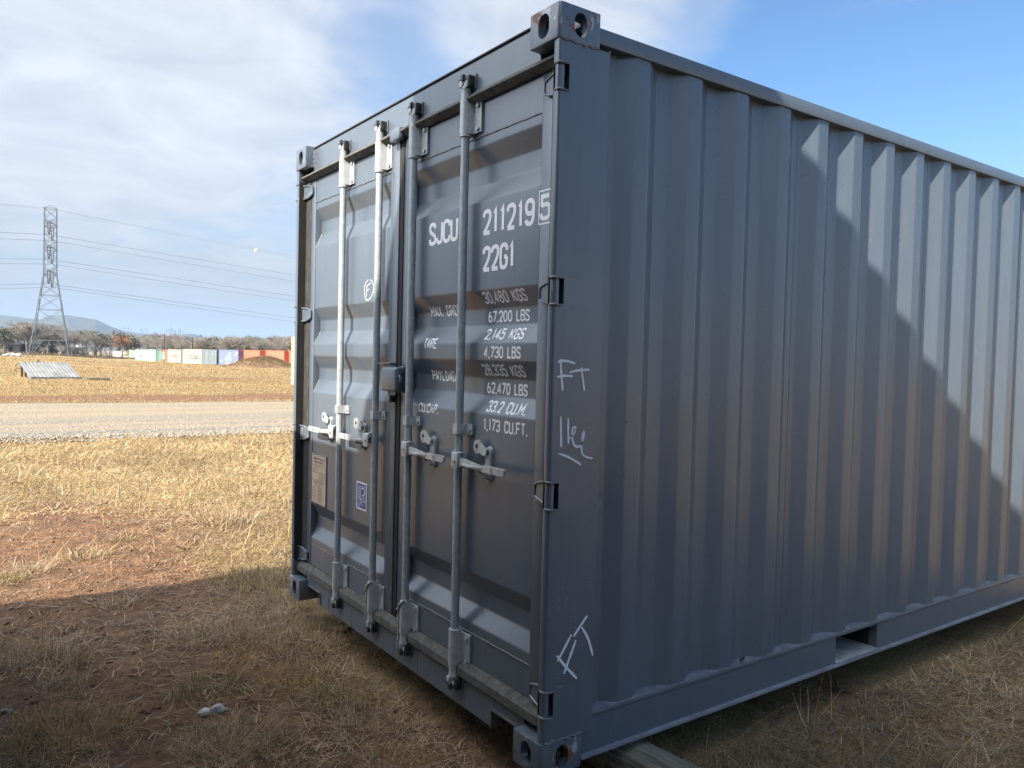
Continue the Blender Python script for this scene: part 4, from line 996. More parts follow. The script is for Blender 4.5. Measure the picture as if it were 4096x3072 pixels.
o = b.bm(bm).build('pale_rock', M['bone'], None, 60); o.location = (-1.43, -.685, float(ground_z(-1.43, -.685))+.010); o.rotation_euler = (0, 0, .95)
tag(o, 'knobbly bleached white rock lying on the red earth between grass tufts', 'rock')
o = rock('round_stone', (-1.90, -1.425, float(ground_z(-1.9, -1.425))+.006), (.022, .018, .013), 4, M['stone'], 3); tag(o, 'small round brown stone on grey earth at the left edge', 'stone')

# weathered timber under the near corner
def timber_mat():
    m, N, L, p = mat_new('weathered_timber'); v = objco(N, (1.2, 22, 22)); v2 = objco(N)
    g = noise(N, v, 2.2, 6, .65, .6); b2 = noise(N, v2, 9, 4, .6)
    c = mixc(N, ramp(N, g, [(.3, 0.), (.62, 1.)]), (.055, .05, .036), (.36, .32, .25))
    c = mixc(N, math_n(N, 'MULTIPLY', ramp(N, b2, [(.45, 0.), (.7, 1.)]), .5), c, (.115, .145, .10))
    L(c, p.inputs['Base Color']); p.inputs['Roughness'].default_value = .9
    L(bump(N, g, 1.0, .02), p.inputs['Normal']); return m
M['timber'] = timber_mat()
bm = bmesh.new(); n, mseg = 22, 40; V0 = []
for i in range(mseg+1):
    xx = -.75+1.35*i/mseg
    for k in range(n):
        a = 2*math.pi*k/n; rad = .092*(1+.05*math.sin(3*a+.6)+.02*math.sin(7*a+i*.15)-.05*math.exp(-((a-1.3)/.10)**2)-.04*math.exp(-((a-2.1)/.08)**2))
        V0.append((xx, rad*math.cos(a)*1.05, rad*math.sin(a)*.86))
b = MB(); b.add(V0, [(i*n+k, i*n+(k+1) % n, (i+1)*n+(k+1) % n, (i+1)*n+k) for i in range(mseg) for k in range(n)]+[tuple(range(n)), tuple(mseg*n+k for k in range(n-1, -1, -1))])
o = b.build('timber_post', M['timber'], None, 50); o.location = (-.02, .475, -.082); o.rotation_euler = (0, 0, .085)
tag(o, 'weathered greenish timber post wedged under the near corner of the grey container', 'timber')
for q, yy in enumerate((5.55,)):
    o2 = MB(); o2.box(-.95, .25, -.08, .08, -.075, .075, .01, 2); o2 = o2.build('timber_block', M['timber'], None, 40); o2.location = (-.1, yy, -.077); tag(o2, 'squared timber bearer under the far end of the grey container', 'timber')
o2 = MB(); o2.box(-.5, .35, -.08, .08, -.075, .075, .01, 2); o2 = o2.build('timber_block', M['timber'], None, 40); o2.location = (-2.10, .62, -.077); tag(o2, 'timber bearer in the shadow under the left door of the grey container', 'timber')

# ------------------------------------------------------------------ other containers (row across the field, one beside, stack behind the viewer)
def cont_mat(name, base, rust=.5, fade=.2):
    m, N, L, p = mat_new(name); v = objco(N); vs = objco(N, (2.2, 2.2, .35))
    a = noise(N, vs, 1.4, 6, .65); b = noise(N, v, .6, 4, .6); t = N('ShaderNodeTexCoord')
    z = N('ShaderNodeSeparateXYZ', ins={0: t.outputs['Object']}).outputs[2]
    low = ramp(N, z, [(0., 1.), (.35, .25), (1., .25)])
    c = mixc(N, math_n(N, 'MULTIPLY', b, fade*2), base, tuple(min(.85, x*1.15+.03) for x in base))
    k = ramp(N, math_n(N, 'ADD', a, math_n(N, 'MULTIPLY', low, .12*rust)), [(.66-.10*rust, 0.), (.78-.10*rust, 1.)])
    c = mixc(N, math_n(N, 'MULTIPLY', k, min(1, .4+rust)), c, (.20, .085, .04))
    L(c, p.inputs['Base Color']); p.inputs['Roughness'].default_value = .6; return m
def far_meshes():
    D = {}
    w, l, h = W, L, H; hw = w/2
    fr = MB()
    for x in (-hw, hw-.14):
        for y in (0, l-.14): fr.box(x, x+.14, y, y+.14, 0, h)
        fr.box(x+.02, x+.12, .14, l-.14, 0, .16); fr.box(x+.02, x+.12, .14, l-.14, h-.12, h)
    for y in (.01, l-.13): fr.box(-hw+.14, hw-.14, y, y+.12, .02, .17); fr.box(-hw+.14, hw-.14, y, y+.12, h-.15, h-.01)
    D['frame'] = fr.mesh('frame')
    def corr(axis, sgn):
        b = MB(); ys = []; y = .14; k = 0
        lo, hi = (.14, l-.14) if axis == 'side' else (-hw+.14, hw-.14)
        y = lo; pts = []
        while y < hi: pts += [(y, 0), (y+.07, 0), (y+.138, -.036), (y+.208, -.036)]; y += .276
        pts = [q for q in pts if q[0] < hi]+[(hi, 0)]
        for u, dd in pts:
            if axis == 'side': b.v += [(sgn*(hw-.03+dd), u, .16), (sgn*(hw-.03+dd), u, h-.12)]
            else: b.v += [(u, l-.03+dd, .17), (u, l-.03+dd, h-.15)]
        b.f += [(2*i, 2*i+1, 2*i+3, 2*i+2) for i in range(len(pts)-1)]; return b.mesh('panel')
    D['side_l'] = corr('side', -1); D['side_r'] = corr('side', 1); D['end'] = corr('end', 1)
    D['roof'] = MB().box(-hw+.05, hw-.05, .05, l-.05, h-.05, h-.015).mesh('roof')
    for k, (a, b_) in enumerate(((-hw+.145, -.012), (.012, hw-.145))):
        d = MB(); d.box(a, b_, .045, .085, .175, h-.155)
        for z in (.45, 1.25, 1.5, 2.15): d.box(a+.05, b_-.05, .035, .045, z, z+.07)
        D['door%d' % k] = d.mesh('door')
        r_ = []
        for q, x in enumerate((a+.28, b_-.18) if k == 0 else (a+.18, b_-.28)):
            m = MB(); m.tube([(x, .022, .06), (x, .022, h-.06)], .02, 6); m.box(x-.03, x+.08, .01, .045, .22, .34).box(x-.03, x+.08, .01, .045, h-.30, h-.18).box(min(x, x+(-.35 if k == 0 else .35)), max(x, x+(-.35 if k == 0 else .35)), -.002, .012, 1.0, 1.03)
            D['rod%d%d' % (k, q)] = m.mesh('lock_rod')
    return D
FM = far_meshes()
def far_container(loc, rz, mat, label, group=None, doormat=None, rodmat=None):
    root = empty('shipping_container', loc, rz); tag(root, label, 'container', group)
    def part(n, me, mt, par=root): return attach(link_obj(n, me, mt, None, True), par, False)
    part('frame', FM['frame'], mat); part('side_panel', FM['side_l'], mat); part('side_panel', FM['side_r'], mat); part('end_panel', FM['end'], mat); part('roof', FM['roof'], mat)
    for k in (0, 1):
        d = part('door', FM['door%d' % k], doormat or mat)
        for q in (0, 1): part('lock_rod', FM['rod%d%d' % (k, q)], rodmat or mat, d)
    return root
def side_print(root, txt, yc, zb, h, width, mat, side=1, name='lettering', t=.2):
    """lettering on a container's long side, read from outside"""
    b = MB(); s = side
    text_mesh(b, txt, -width/2, zb, h, width, lambda u, v, o: (s*(W/2-.028+o), yc+s*u, v), t, maxseg=.2)
    return attach(b.build(name, mat, None), root, False)
def side_patch(root, poly, mat, side=1, name='paint_patch', off=.0):
    b = MB(); b.prism([(y, z) for y, z in poly], 0, side*(W/2-.0275+off), side*(W/2-.0265+off)); return attach(b.build(name, mat, None), root, False)
M['f_white'] = cont_mat('white_container', (.43, .415, .37), .35); M['f_cream'] = cont_mat('cream_container', (.43, .38, .265), .6); M['f_green'] = cont_mat('green_container', (.28, .46, .30), .7)
M['f_mint'] = cont_mat('mint_container', (.30, .55, .42), .4); M['f_red'] = cont_mat('red_container', (.42, .10, .065), .35); M['f_orange'] = cont_mat('orange_container', (.52, .135, .07), .2); M['f_orange2'] = cont_mat('orange_container_faded', (.50, .15, .085), .3)
M['f_blue'] = cont_mat('slate_blue_container', (.15, .165, .27), .3); M['f_grey'] = cont_mat('grey_green_container', (.24, .29, .29), .45); M['f_dark'] = cont_mat('dark_grey_container', (.10, .11, .125), .2); M['f_rust'] = cont_mat('rusty_doors', (.26, .15, .08), .9)
M['navy'] = simple('navy_letters', (.03, .04, .10), .6); M['skyblue'] = simple('sky_blue_paint', (.22, .42, .62), .6, 0, .15, 1.0); M['tan'] = simple('tan_paint', (.42, .30, .19), .7, 0, .2, 1.0)
GRP = 'containers in the row across the field'
def row_container(p0, p1, mat, label, doormat=None, long=True):
    """p0 (left, farther end) and p1 (right, nearer end) are the ends of the visible side; y of both given, x from the length"""
    p0 = np.array(p0, float); p1 = np.array(p1, float); mid = (p0+p1)/2; wl = np.linalg.norm(p1-p0)
    vd = mid-CAM[:2]; vd /= np.linalg.norm(vd); lat = np.array((-vd[1], vd[0]))*-1   # to the right as seen from here
    if np.dot(p1-p0, lat) < 0: lat = -lat
    ll = float(np.dot(p1-p0, lat)); dep = math.sqrt(max(.1, L*L-ll*ll))
    a = mid-lat*ll/2+vd*dep/2; c = mid+lat*ll/2-vd*dep/2         # side from a (far left) to c (near right)
    u = (c-a)/np.linalg.norm(c-a); nrm = np.array((u[1], -u[0]))
    if np.dot(nrm, vd) > 0: nrm = -nrm
    # local +x is the side we see, local +y runs along its length
    rz = math.atan2(nrm[1], nrm[0]); yl = np.array((-math.sin(rz), math.cos(rz)))
    org = (a if np.dot(yl, u) > 0 else c)-nrm*W/2
    g = float(gz(*(mid))); return far_container((org[0], org[1], g), rz, mat, label, GRP, doormat), (1 if np.dot(yl, u) > 0 else -1)
c1, s1 = row_container((-361.3, 51.7), (-360.9, 54.3), M['f_white'], 'white container with faded lettering, farthest at the left end of the row'); side_print(c1, 'COSCO', L/2, .8, .7, 3.6, M['navy'])
c2, s2 = row_container((-283.6, 42.5), (-283.2, 44.96), M['f_cream'], 'rusty cream container with small lettering, second from the left end of the row'); side_print(c2, 'COSCO', L/2, .75, .75, 3.8, M['navy'])
c3, s3 = row_container((-242.2, 38.3), (-241.9, 40.0), M['f_green'], 'faded green container with peeling dark lettering, third from the left'); side_print(c3, 'CHINA', L/2, 1.3, .8, 3.4, M['f_grey'])
c4, s4 = row_container((-204.3, 33.4), (-203.9, 36.05), M['f_white'], 'white lettered container between the two green containers of the row'); side_print(c4, 'COSCO', L/2+.2, .8, .7, 3.6, M['navy'])
c5, s5 = row_container((-188.2, 33.2), (-187.9, 34.8), M['f_mint'], 'plain mint green container left of the dark red one')
c6, s6 = row_container((-184.9, 34.8), (-184.4, 37.0), M['f_red'], 'dark red container with white upright marks in the row', M['f_grey'])
for z, hh in ((1.75, .35), (1.25, .4), (.55, .6)): side_patch(c6, [(L/2-.45, z), (L/2+.5, z), (L/2+.5, z+hh), (L/2+.1, z+hh*.75), (L/2-.45, z+hh)], M['white'])
for yy in (.6, L-.6): side_patch(c6, [(yy-.3, 2.05), (yy+.3, 2.05), (yy+.3, 2.3), (yy-.3, 2.3)], M['f_white'])
c7, s7 = row_container((-166.7, 33.0), (-166.2, 35.45), M['f_cream'], 'cream container with blue lettering and rusty end, right of the dark red one', M['f_rust']); side_print(c7, 'COSCO', L/2+.1, .95, .62, 3.4, M['navy'])
c8, s8 = row_container((-146.2, 31.3), (-145.4, 34.6), M['f_cream'], 'large cream container with bold blue lettering, left of the grey doors'); side_print(c8, 'COSCO', L/2+.6, .85, .68, 3.4, M['navy'])
vd = np.array((-138.6, 33.9))-CAM[:2]; rz9 = math.atan2(vd[1], vd[0])-math.pi/2
lat = np.array((math.cos(rz9), math.sin(rz9)))
far_container((-138.6, 33.95, float(gz(-138.6, 33.95))), rz9-.16, M['f_grey'], 'grey green container standing end on with its doors facing, beside the slate blue one', GRP, None, M['galv'])
c11, s11 = row_container((-135.0, 34.6), (-134.1, 37.6), M['f_blue'], 'slate blue container with pale blue patches, right of the grey doors')
yc = L/2
side_patch(c11, [(yc-1.1, .7), (yc+.9, .7), (yc+.9, 1.3), (yc+.65, 1.3), (yc+.65, 2.15), (yc+.35, 2.15), (yc+.35, 1.95), (yc-.2, 1.9), (yc-.2, 1.65), (yc-.7, 1.6), (yc-.7, 1.3), (yc-1.1, 1.25)], M['skyblue'])
side_patch(c11, [(.35, .45), (1.2, .45), (1.2, .85), (.35, .85)], M['skyblue']); side_patch(c11, [(L-1.3, .35), (L-.35, .35), (L-.35, .65), (L-1.3, .65)], M['skyblue']); side_patch(c11, [(L-1.1, 1.95), (L-.2, 1.95), (L-.2, 2.2), (L-1.1, 2.2)], M['skyblue'])
side_patch(c11, [(yc-.9, .18), (yc+.6, .18), (yc+.6, .48), (yc-.9, .48)], M['tan']); side_patch(c11, [(L-1.15, 1.6), (L-.8, 1.6), (L-.8, 1.85), (L-1.15, 1.85)], M['white'])
c12, s12 = row_container((-130.63, 36.78), (-129.67, 39.85), M['f_orange'], 'orange red container with a white upright stripe, just right of the slate blue one')
for k in range(8): side_patch(c12, [(.42, .45+.22*k), (.60, .45+.22*k), (.60, .61+.22*k), (.42, .61+.22*k)], M['white'], 1, 'lettering')
c13, s13 = row_container((-126.34, 38.99), (-125.22, 42.46), M['f_orange2'], 'plain orange red container directly behind the earth mound')
c14, s14 = row_container((-121.83, 41.41), (-120.82, 44.33), M['f_orange'], 'orange red container partly cut off by the pale container at the right')
# pale rusty container whose edge shows beside the doors of the grey one
far_container((-37.85, 13.06, float(gz(-37, 12))), .02, M['f_cream'], 'pale cream container with rusty corner, edge showing just left of the grey container', None, M['f_cream'])
# the row behind the viewer whose shadow falls on the doors and the ground
far_container((-1.495, -1.83, -.15), math.pi, M['f_dark'], 'single container behind the viewpoint casting the long straight shadow on the ground', 'containers behind the viewpoint')
far_container((.945, -1.975, -.15), math.pi, M['f_dark'], 'lower container of the stack of two behind the viewpoint', 'containers behind the viewpoint')
far_container((.945, -1.975, -.15+H+.002), math.pi, M['f_dark'], 'upper container of the stack of two behind the viewpoint, shading the grey container', 'containers behind the viewpoint')

for k, xx in enumerate((3.42, 5.90, 8.38)):
    for z, nm in ((-.15, 'lower'), (-.15+H+.002, 'upper')):
        far_container((xx, -1.99, z), math.pi, M['f_dark'], '%s container of the %s stack right of the viewpoint, out of frame' % (nm, ('second', 'third', 'fourth')[k]), 'containers behind the viewpoint')

# ------------------------------------------------------------------ ramp and pallet in the field
M['ramp_deck'] = simple('worn_galvanised_deck', (.27, .27, .265), .6, .1, .45, 1.2); M['ramp_frame'] = simple('grey_steel_frame', (.22, .25, .28), .6); M['rusty'] = simple('rusty_steel', (.10, .045, .03), .85, 0, .5, 8)
bl = np.array((-46.36, 1.66)); br = np.array((-46.70, 3.87)); g0 = float(gz(-46.5, 2.7))
u = (br-bl)/np.linalg.norm(br-bl); n_ = np.array((-u[1], u[0])); n_ = n_ if n_[0] < 0 else -n_
wd, dp_, hr = 2.22, 4.0, .72; sh = .36     # width, run, rise, sideways shift of the raised edge
rt = empty('loading_ramp', (bl[0], bl[1], g0), math.atan2(u[1], u[0])); tag(rt, 'pale corrugated loading ramp tilted up on its frame in the dry field', 'ramp')
# local: x along the low edge, y away, z up
def RP(a, t, up=0): return (a*wd+sh*t, dp_*t, .05+hr*t+up)
for k in range(12):
    a0, a1 = k/12+.006, (k+1)/12-.006
    b = MB(); vs = []
    for t in (0, 1):
        for a, z in ((a0, .0), (a0+.012, .022), (a1-.012, .022), (a1, .0)): vs.append(RP(a, t, z))
    b.add(vs, [(0, 1, 5, 4), (1, 2, 6, 5), (2, 3, 7, 6)]); b.add([RP(a0, 0, -.02), RP(a1, 0, -.02), RP(a1, 1, -.02), RP(a0, 1, -.02)], [(0, 1, 2, 3)])
    attach(b.build('deck_plank', M['ramp_deck'], None), rt, False)
for a in (-.02, 1.02): attach(MB().obox(RP(a, 0, -.04), RP(a, 1, -.04), .06, .14).build('side_rail', M['ramp_frame'], None), rt, False)
attach(MB().obox(RP(-.02, 0, -.04), RP(1.02, 0, -.04), .06, .08).build('front_rail', M['ramp_frame'], None), rt, False)
attach(MB().obox(RP(-.02, 1, -.06), RP(1.02, 1, -.06), .08, .14).build('rear_rail', M['rusty'], None), rt, False)
for a, t in ((.0, .98), (1.0, .98), (.0, .62), (.5, .98)):
    q = RP(a, t, -.06); attach(MB().obox((q[0], q[1], -.15), q, .09, .09, (0, 1, 0)).build('leg', M['rusty'], None), rt, False)
for z in (.0, -.26):
    q = RP(-.02, .98, z-.05); attach(MB().tube([(q[0]-.02, q[1], q[2]), (q[0]-.22, q[1], q[2]-.04), (q[0]-.30, q[1], q[2]-.14), (q[0]-.20, q[1], q[2]-.22)], .018, 6).build('hose', M['rubber'], None, 50), rt, False)
attach(MB().box(*sorted((RP(.33, 1)[0], RP(.40, 1)[0])), RP(.3, 1)[1]-.03, RP(.3, 1)[1]+.05, RP(.3, 1)[2], RP(.3, 1)[2]+.16).build('latch_plate', M['ramp_deck'], None), rt, False)
M['pallet'] = simple('grey_pallet_wood', (.26, .21, .15), .9, 0, .4, 3)
pt = empty('wooden_pallet', (-44.6, 3.95, float(ground_z(-44.6, 4.5))), math.atan2(1.24, -.14)); tag(pt, 'low weathered wooden pallet lying flat right of the ramp', 'pallet')
for k in range(7): attach(MB().box(.0, 1.25, .15*k, .15*k+.10, .105, .125).build('board', M['pallet'], None), pt, False)
for k in range(7): attach(MB().box(.06+.17*k, .16+.17*k, 0, 1.0, .02, .104).build('stringer', M['pallet'], None), pt, False)
attach(MB().box(0, 1.25, 0, 1.0, -.02, .019).build('bottom_board', M['rusty'], None), pt, False)

# ------------------------------------------------------------------ pylon and lines
M['pylon'] = simple('grey_lattice_steel', (.16, .185, .20), .6, .2, .2, .5); M['wire'] = simple('weathered_conductor', (.14, .15, .17), .6); M['insul'] = simple('dark_insulator', (.10, .11, .12), .4)
PX, PY = -227.2, 17.6; pg = float(gz(PX, PY))
vdir = np.array((PX-CAM[0], PY-CAM[1])); vdir /= np.linalg.norm(vdir); prz = math.atan2(vdir[1], vdir[0])-math.pi/2-.06
def pylon(name, loc, rz, label, scale=1.0, thick=1.0):
    p = empty(name, loc, rz); p.scale = (scale,)*3; tag(p, label, 'pylon')
    def hw(z): return np.interp(z, [0, 20.3, 37.2], [4.3, 1.42, 1.32])
    def C(k, z, s=1.0): w = hw(z)*s; return ((-1, 1, 1, -1)[k]*w, (-1, -1, 1, 1)[k]*w, z)
    for k in range(4): attach(MB().obox(C(k, 0), C(k, 20.3), .22*thick, .22*thick, (0, 1, 0)).obox(C(k, 20.3), C(k, 37.2), .17*thick, .17*thick, (0, 1, 0)).build('leg', M['pylon'], None), p, False)
    b = MB(); lv = [3.9, 7.6, 11.6, 15.2, 18.0, 20.3, 22.4, 24.6, 26.4, 28.8, 30.6, 32.6, 34.6, 37.0]
    for i, z in enumerate(lv):
        if i in (0, 1, 2, 3, 5, 9, 11, 13):
            for k in range(4): b.obox(C(k, z), C((k+1) % 4, z), .11*thick, .11*thick)
    for i, (a, c) in enumerate(zip(lv[:-1], lv[1:])):
        if i == 0: continue
        for k in range(4):
            b.obox(C(k, a), C((k+1) % 4, c), .085*thick, .085*thick); b.obox(C((k+1) % 4, a), C(k, c), .085*thick, .085*thick)
    for k in range(4):
        m = [(np.array(C(k, 3.9))+np.array(C((k+1) % 4, 3.9)))/2]; mm = (np.array(C(k, 7.6))+np.array(C((k+1) % 4, 7.6)))/2
        for q in (k, (k+1) % 4): b.obox(C(q, 0.4), mm*.0+np.array(C(q, 3.9))*.45+m[0]*.55, .11*thick, .11*thick); b.obox(C(q, 3.9), mm, .085*thick, .085*thick)
    attach(b.build('bracing', M['pylon'], None), p, False)
    for z in (20.6, 26.6, 32.6):
        for s in (-1, 1):
            b = MB(); tip = (0, s*6.2, z+.5)
            for sx in (-1, 1): b.obox((sx*1.35, s*1.35, z), tip, .11*thick, .11*thick); b.obox((sx*1.35, s*1.35, z+1.9), tip, .085*thick, .085*thick); b.obox((sx*1.0, s*2.6, z+.2), (-sx*.7, s*3.8, z+.3), .10*thick, .10*thick); b.obox((sx*.7, s*3.8, z+.3), (-sx*.35, s*5.0, z+.4), .10*thick, .10*thick); b.obox((sx*1.0, s*2.6, z+.2), (sx*.8, s*3.3, z+1.2), .08*thick, .08*thick)
            attach(b.build('crossarm', M['pylon'], None), p, False)
            for dx in (-.35, .35): attach(MB().tube([(dx, s*6.0, z+.45), (dx*.3, s*6.0, z-2.9)], .13*thick, 6).build('insulator', M['insul'], None), p, False)
    attach(MB().obox((-1.3, 0, 37.0), (0, 0, 37.9), .10*thick, .1*thick).obox((1.3, 0, 37.0), (0, 0, 37.9), .1*thick, .1*thick).build('peak', M['pylon'], None), p, False)
    return p
pylon('transmission_pylon', (PX, PY, pg), prz, 'tall grey lattice pylon standing before the bare trees at left')
cr, sr = math.cos(prz), math.sin(prz)
def PL(x, y, z): return np.array((PX+cr*x-sr*y, PY+sr*x+cr*y, pg+z))
ax_ = np.array((261.6-223.0, 0))     # line direction to the right as seen from the camera, receding
dR = np.array((-261.6+223.0, 92.7-18.9)); dR /= np.linalg.norm(dR); dL = np.array((-212.8+223.0, 6.4-18.9)); dL /= np.linalg.norm(dL)
def wire(start, dz_r, dz_l, name, label, rad=.034, balls=()):
    pts = []
    for s in np.linspace(130, 0, 14)[:-1]: q = start[:2]+dL*s; pts.append((q[0], q[1], start[2]+dz_l*s/100+.00012*s*s))
    for s in np.linspace(0, 190, 26): q = start[:2]+dR*s; pts.append((q[0], q[1], start[2]+dz_r*s/83+.000045*s*(s-83)))
    o = MB().tube(pts, rad, 5).build(name, M['wire'], None, 60); tag(o, label, 'power line', 'power lines on the pylon'); return o
for z, nm, dzn, dzf in ((32.6, 'top', -.7, -1.5), (26.6, 'middle', -1.9, -2.5), (20.6, 'lowest', -3.25, -3.9)):
    for s, w_, dz in ((-1, 'upper', dzn), (1, 'lower', dzf)):
        wire(PL(0, s*6.0, z-2.9), dz, -12.0, 'power_line', '%s conductor of the %s pair of power lines on the pylon' % (w_, nm))
w0 = PL(-1.3, -.6, 37.0)
wire(w0, -1.3, -12, 'power_line', 'thin topmost shield wire carrying the white marker ball', .02)
wire(PL(1.3, .8, 37.0), -.6, -12, 'power_line', 'thin shield wire at the pylon top without a marker ball', .014)
s = 71.0; q = w0[:2]+dR*s; zb = w0[2]-1.3*s/83+.000045*s*(s-83)
o = MB().lathe((q[0], q[1], zb), [(.60*math.sin(a), -.60*math.cos(a)) for a in np.linspace(.02, math.pi-.02, 14)], 20).build('marker_ball', M['white'], None, 60); tag(o, 'round white aerial marker ball on the thin top wire', 'marker ball')

# ------------------------------------------------------------------ trees
M['bark'] = simple('grey_oak_bark', (.22, .20, .18), .95, 0, .35, 1.5, world_=False); M['twig'] = simple('bare_twigs', (.285, .25, .205), .95, 0, .35, .6, world_=False); M['pale_bark'] = simple('pale_bark', (.42, .395, .36), .95, 0, .3, 1.2, world_=False)
M['leaf_green'] = simple('dull_evergreen_leaves', (.15, .15, .10), .8, 0, .5, .8, world_=False); M['leaf_orange'] = simple('rust_orange_leaves', (.32, .15, .055), .8, 0, .4, .8, world_=False); M['leaf_bright'] = simple('green_shrub_leaves', (.075, .095, .03), .8, 0, .4, .8, world_=False)
def grow(seed, h, levels=6, spread=1.0, crook=.35, leafy=0, leaf=.22, twig_w=.028):
    r = np.random.default_rng(seed); tr = MB(); tw = MB(); lv_ = []
    def seg(p, d, ln, rad, lv):
        n = 3 if lv < 4 else 2; pts = [p]; rs = [rad]; dd = d.copy()
        for i in range(n):
            dd = dd+r.normal(0, crook*(.5+.2*lv), 3)*.6; dd[2] += .05 if lv > 1 else .25; dd /= np.linalg.norm(dd); p = p+dd*ln/n; pts.append(p); rs.append(rad*(1-.4*(i+1)/n))
        if lv < 3: tr.tube(pts, rs, 6 if lv < 2 else 4, False)
        elif lv < levels-1: tw.tube(pts, [max(q, twig_w*.55) for q in rs], 3, False)
        else:
            s = np.cross(dd, r.normal(0, 1, 3)); s /= np.linalg.norm(s); s = s*twig_w/2
            tw.add([pts[0]-s, pts[0]+s, pts[-1]], [(0, 1, 2)])
        if lv >= levels-2 and leafy: lv_.append(p)
        if lv >= levels-1: return
        kids = (3 if lv == 0 else r.integers(3, 5)) if lv < 4 else r.integers(4, 7)
        for k in range(kids):
            t = .45+.55*(k+1)/kids if lv else .7+.3*k/kids
            q = pts[0]+(pts[-1]-pts[0])*t if lv >= 4 else pts[min(len(pts)-1, max(1, int(round(t*n))))]
            a = 2*math.pi*(k+r.random())/kids; o = np.array((math.cos(a), math.sin(a), 0))
            nd = dd*(.55 if lv else .55)+o*(.75*spread)+np.array((0, 0, .18 if lv < 2 else .05)); nd /= np.linalg.norm(nd)
            seg(q, nd, ln*r.uniform(.62, .86), rs[-1]*.72, lv+1)
    seg(np.zeros(3), np.array((r.normal(0, .12), r.normal(0, .12), 1.)), h*.26, h*.030, 0)
    lf = None
    if leafy:
        n = leafy; P = np.array(lv_); P = P[r.integers(0, len(P), n)]+r.normal(0, .25, (n, 3)); A = r.normal(0, 1, (n, 3)); A /= np.linalg.norm(A, axis=1)[:, None]; B = np.cross(A, r.normal(0, 1, (n, 3))); B /= np.linalg.norm(B, axis=1)[:, None]
        s = leaf*r.uniform(.5, 1.2, (n, 1)); V = np.stack([P-A*s, P+B*s*.6, P+A*s, P-B*s*.6], 1).reshape(-1, 3); lf = (V, np.arange(4*n).reshape(-1, 4))
    zs = [v[2] for v in tw.v]; return tr, tw, lf, max(zs) if zs else h
protos = []
def fast_mesh(name, mb):
    me = bpy.data.meshes.new(name); me.from_pydata(mb.v, [], mb.f); me.update(); return me
def proto(seed, kind):
    kw = dict(bare=dict(levels=7, spread=1.0), ever=dict(levels=6, leafy=2600, leaf=.20), orange=dict(levels=6, leafy=1300, leaf=.17, spread=.8), pale=dict(levels=6, spread=.9, crook=.5), shrub=dict(levels=5, leafy=900, leaf=.14))[kind]
    tr, tw, lf, hh = grow(seed, 8.0, **kw)
    me1 = fast_mesh('trunk', tr); me2 = fast_mesh('crown', tw); me3 = None
    me1.materials.append(M['pale_bark'] if kind == 'pale' else M['bark']); me2.materials.append(M['pale_bark'] if kind == 'pale' else M['twig'])
    if lf:
        me3 = bpy.data.meshes.new('leaves'); me3.from_pydata(lf[0].tolist(), [], lf[1].tolist()); me3.update(); me3.materials.append(M[{'ever': 'leaf_green', 'orange': 'leaf_orange', 'shrub': 'leaf_bright'}[kind]])
    return me1, me2, me3, hh
PR = {'bare': [proto(s, 'bare') for s in (1, 2, 3, 4, 5)], 'ever': [proto(s, 'ever') for s in (11, 12)], 'orange': [proto(21, 'orange')], 'pale': [proto(s, 'pale') for s in (31, 32)], 'shrub': [proto(41, 'shrub')]}
def px_dir(px): d = f_+(px-2048)/3127.35*R_; d = d[:2]; return d/np.linalg.norm(d)
def tree(px, dist, height, kind, label, group, k=0, name='oak_tree', wide=1.0):
    me1, me2, me3, hh = PR[kind][k % len(PR[kind])]; d = px_dir(px); x, y = CAM[0]+d[0]*dist, CAM[1]+d[1]*dist
    rt_ = empty(name, (x, y, float(gz(x, y))-.05), random.uniform(0, 6.28)); s = height/hh; rt_.scale = (s*wide, s*wide, s)
    tag(rt_, label, 'tree' if 'tree' in name else 'shrub', group)
    for n, me in (('trunk', me1), ('crown', me2), ('leaves', me3)):
        if me is not None: o = bpy.data.objects.new(n, me); COL.objects.link(o); o.parent = rt_
    return rt_
def tree_h(px, ytop, dist):
    d = px_dir(px); x, y = CAM[0]+d[0]*dist, CAM[1]+d[1]*dist; hor = 1388+.0245*px
    return CAM[2]-float(gz(x, y))+(hor-ytop)/3127.35*dist
tops = ([-160, 0, 60, 110, 180, 240, 330, 420, 480, 560, 640, 720, 800, 870, 930, 1000, 1060, 1120, 1180, 1300], [1316, 1312, 1306, 1291, 1300, 1326, 1318, 1330, 1330, 1336, 1332, 1338, 1350, 1340, 1332, 1338, 1346, 1342, 1346, 1346])
rt2 = random.Random(3); kcount = 0
B_L = 'bare grey oak in the tree line left of the row of containers'; B_R = 'bare grey oak rising behind the row of containers'
px = -150
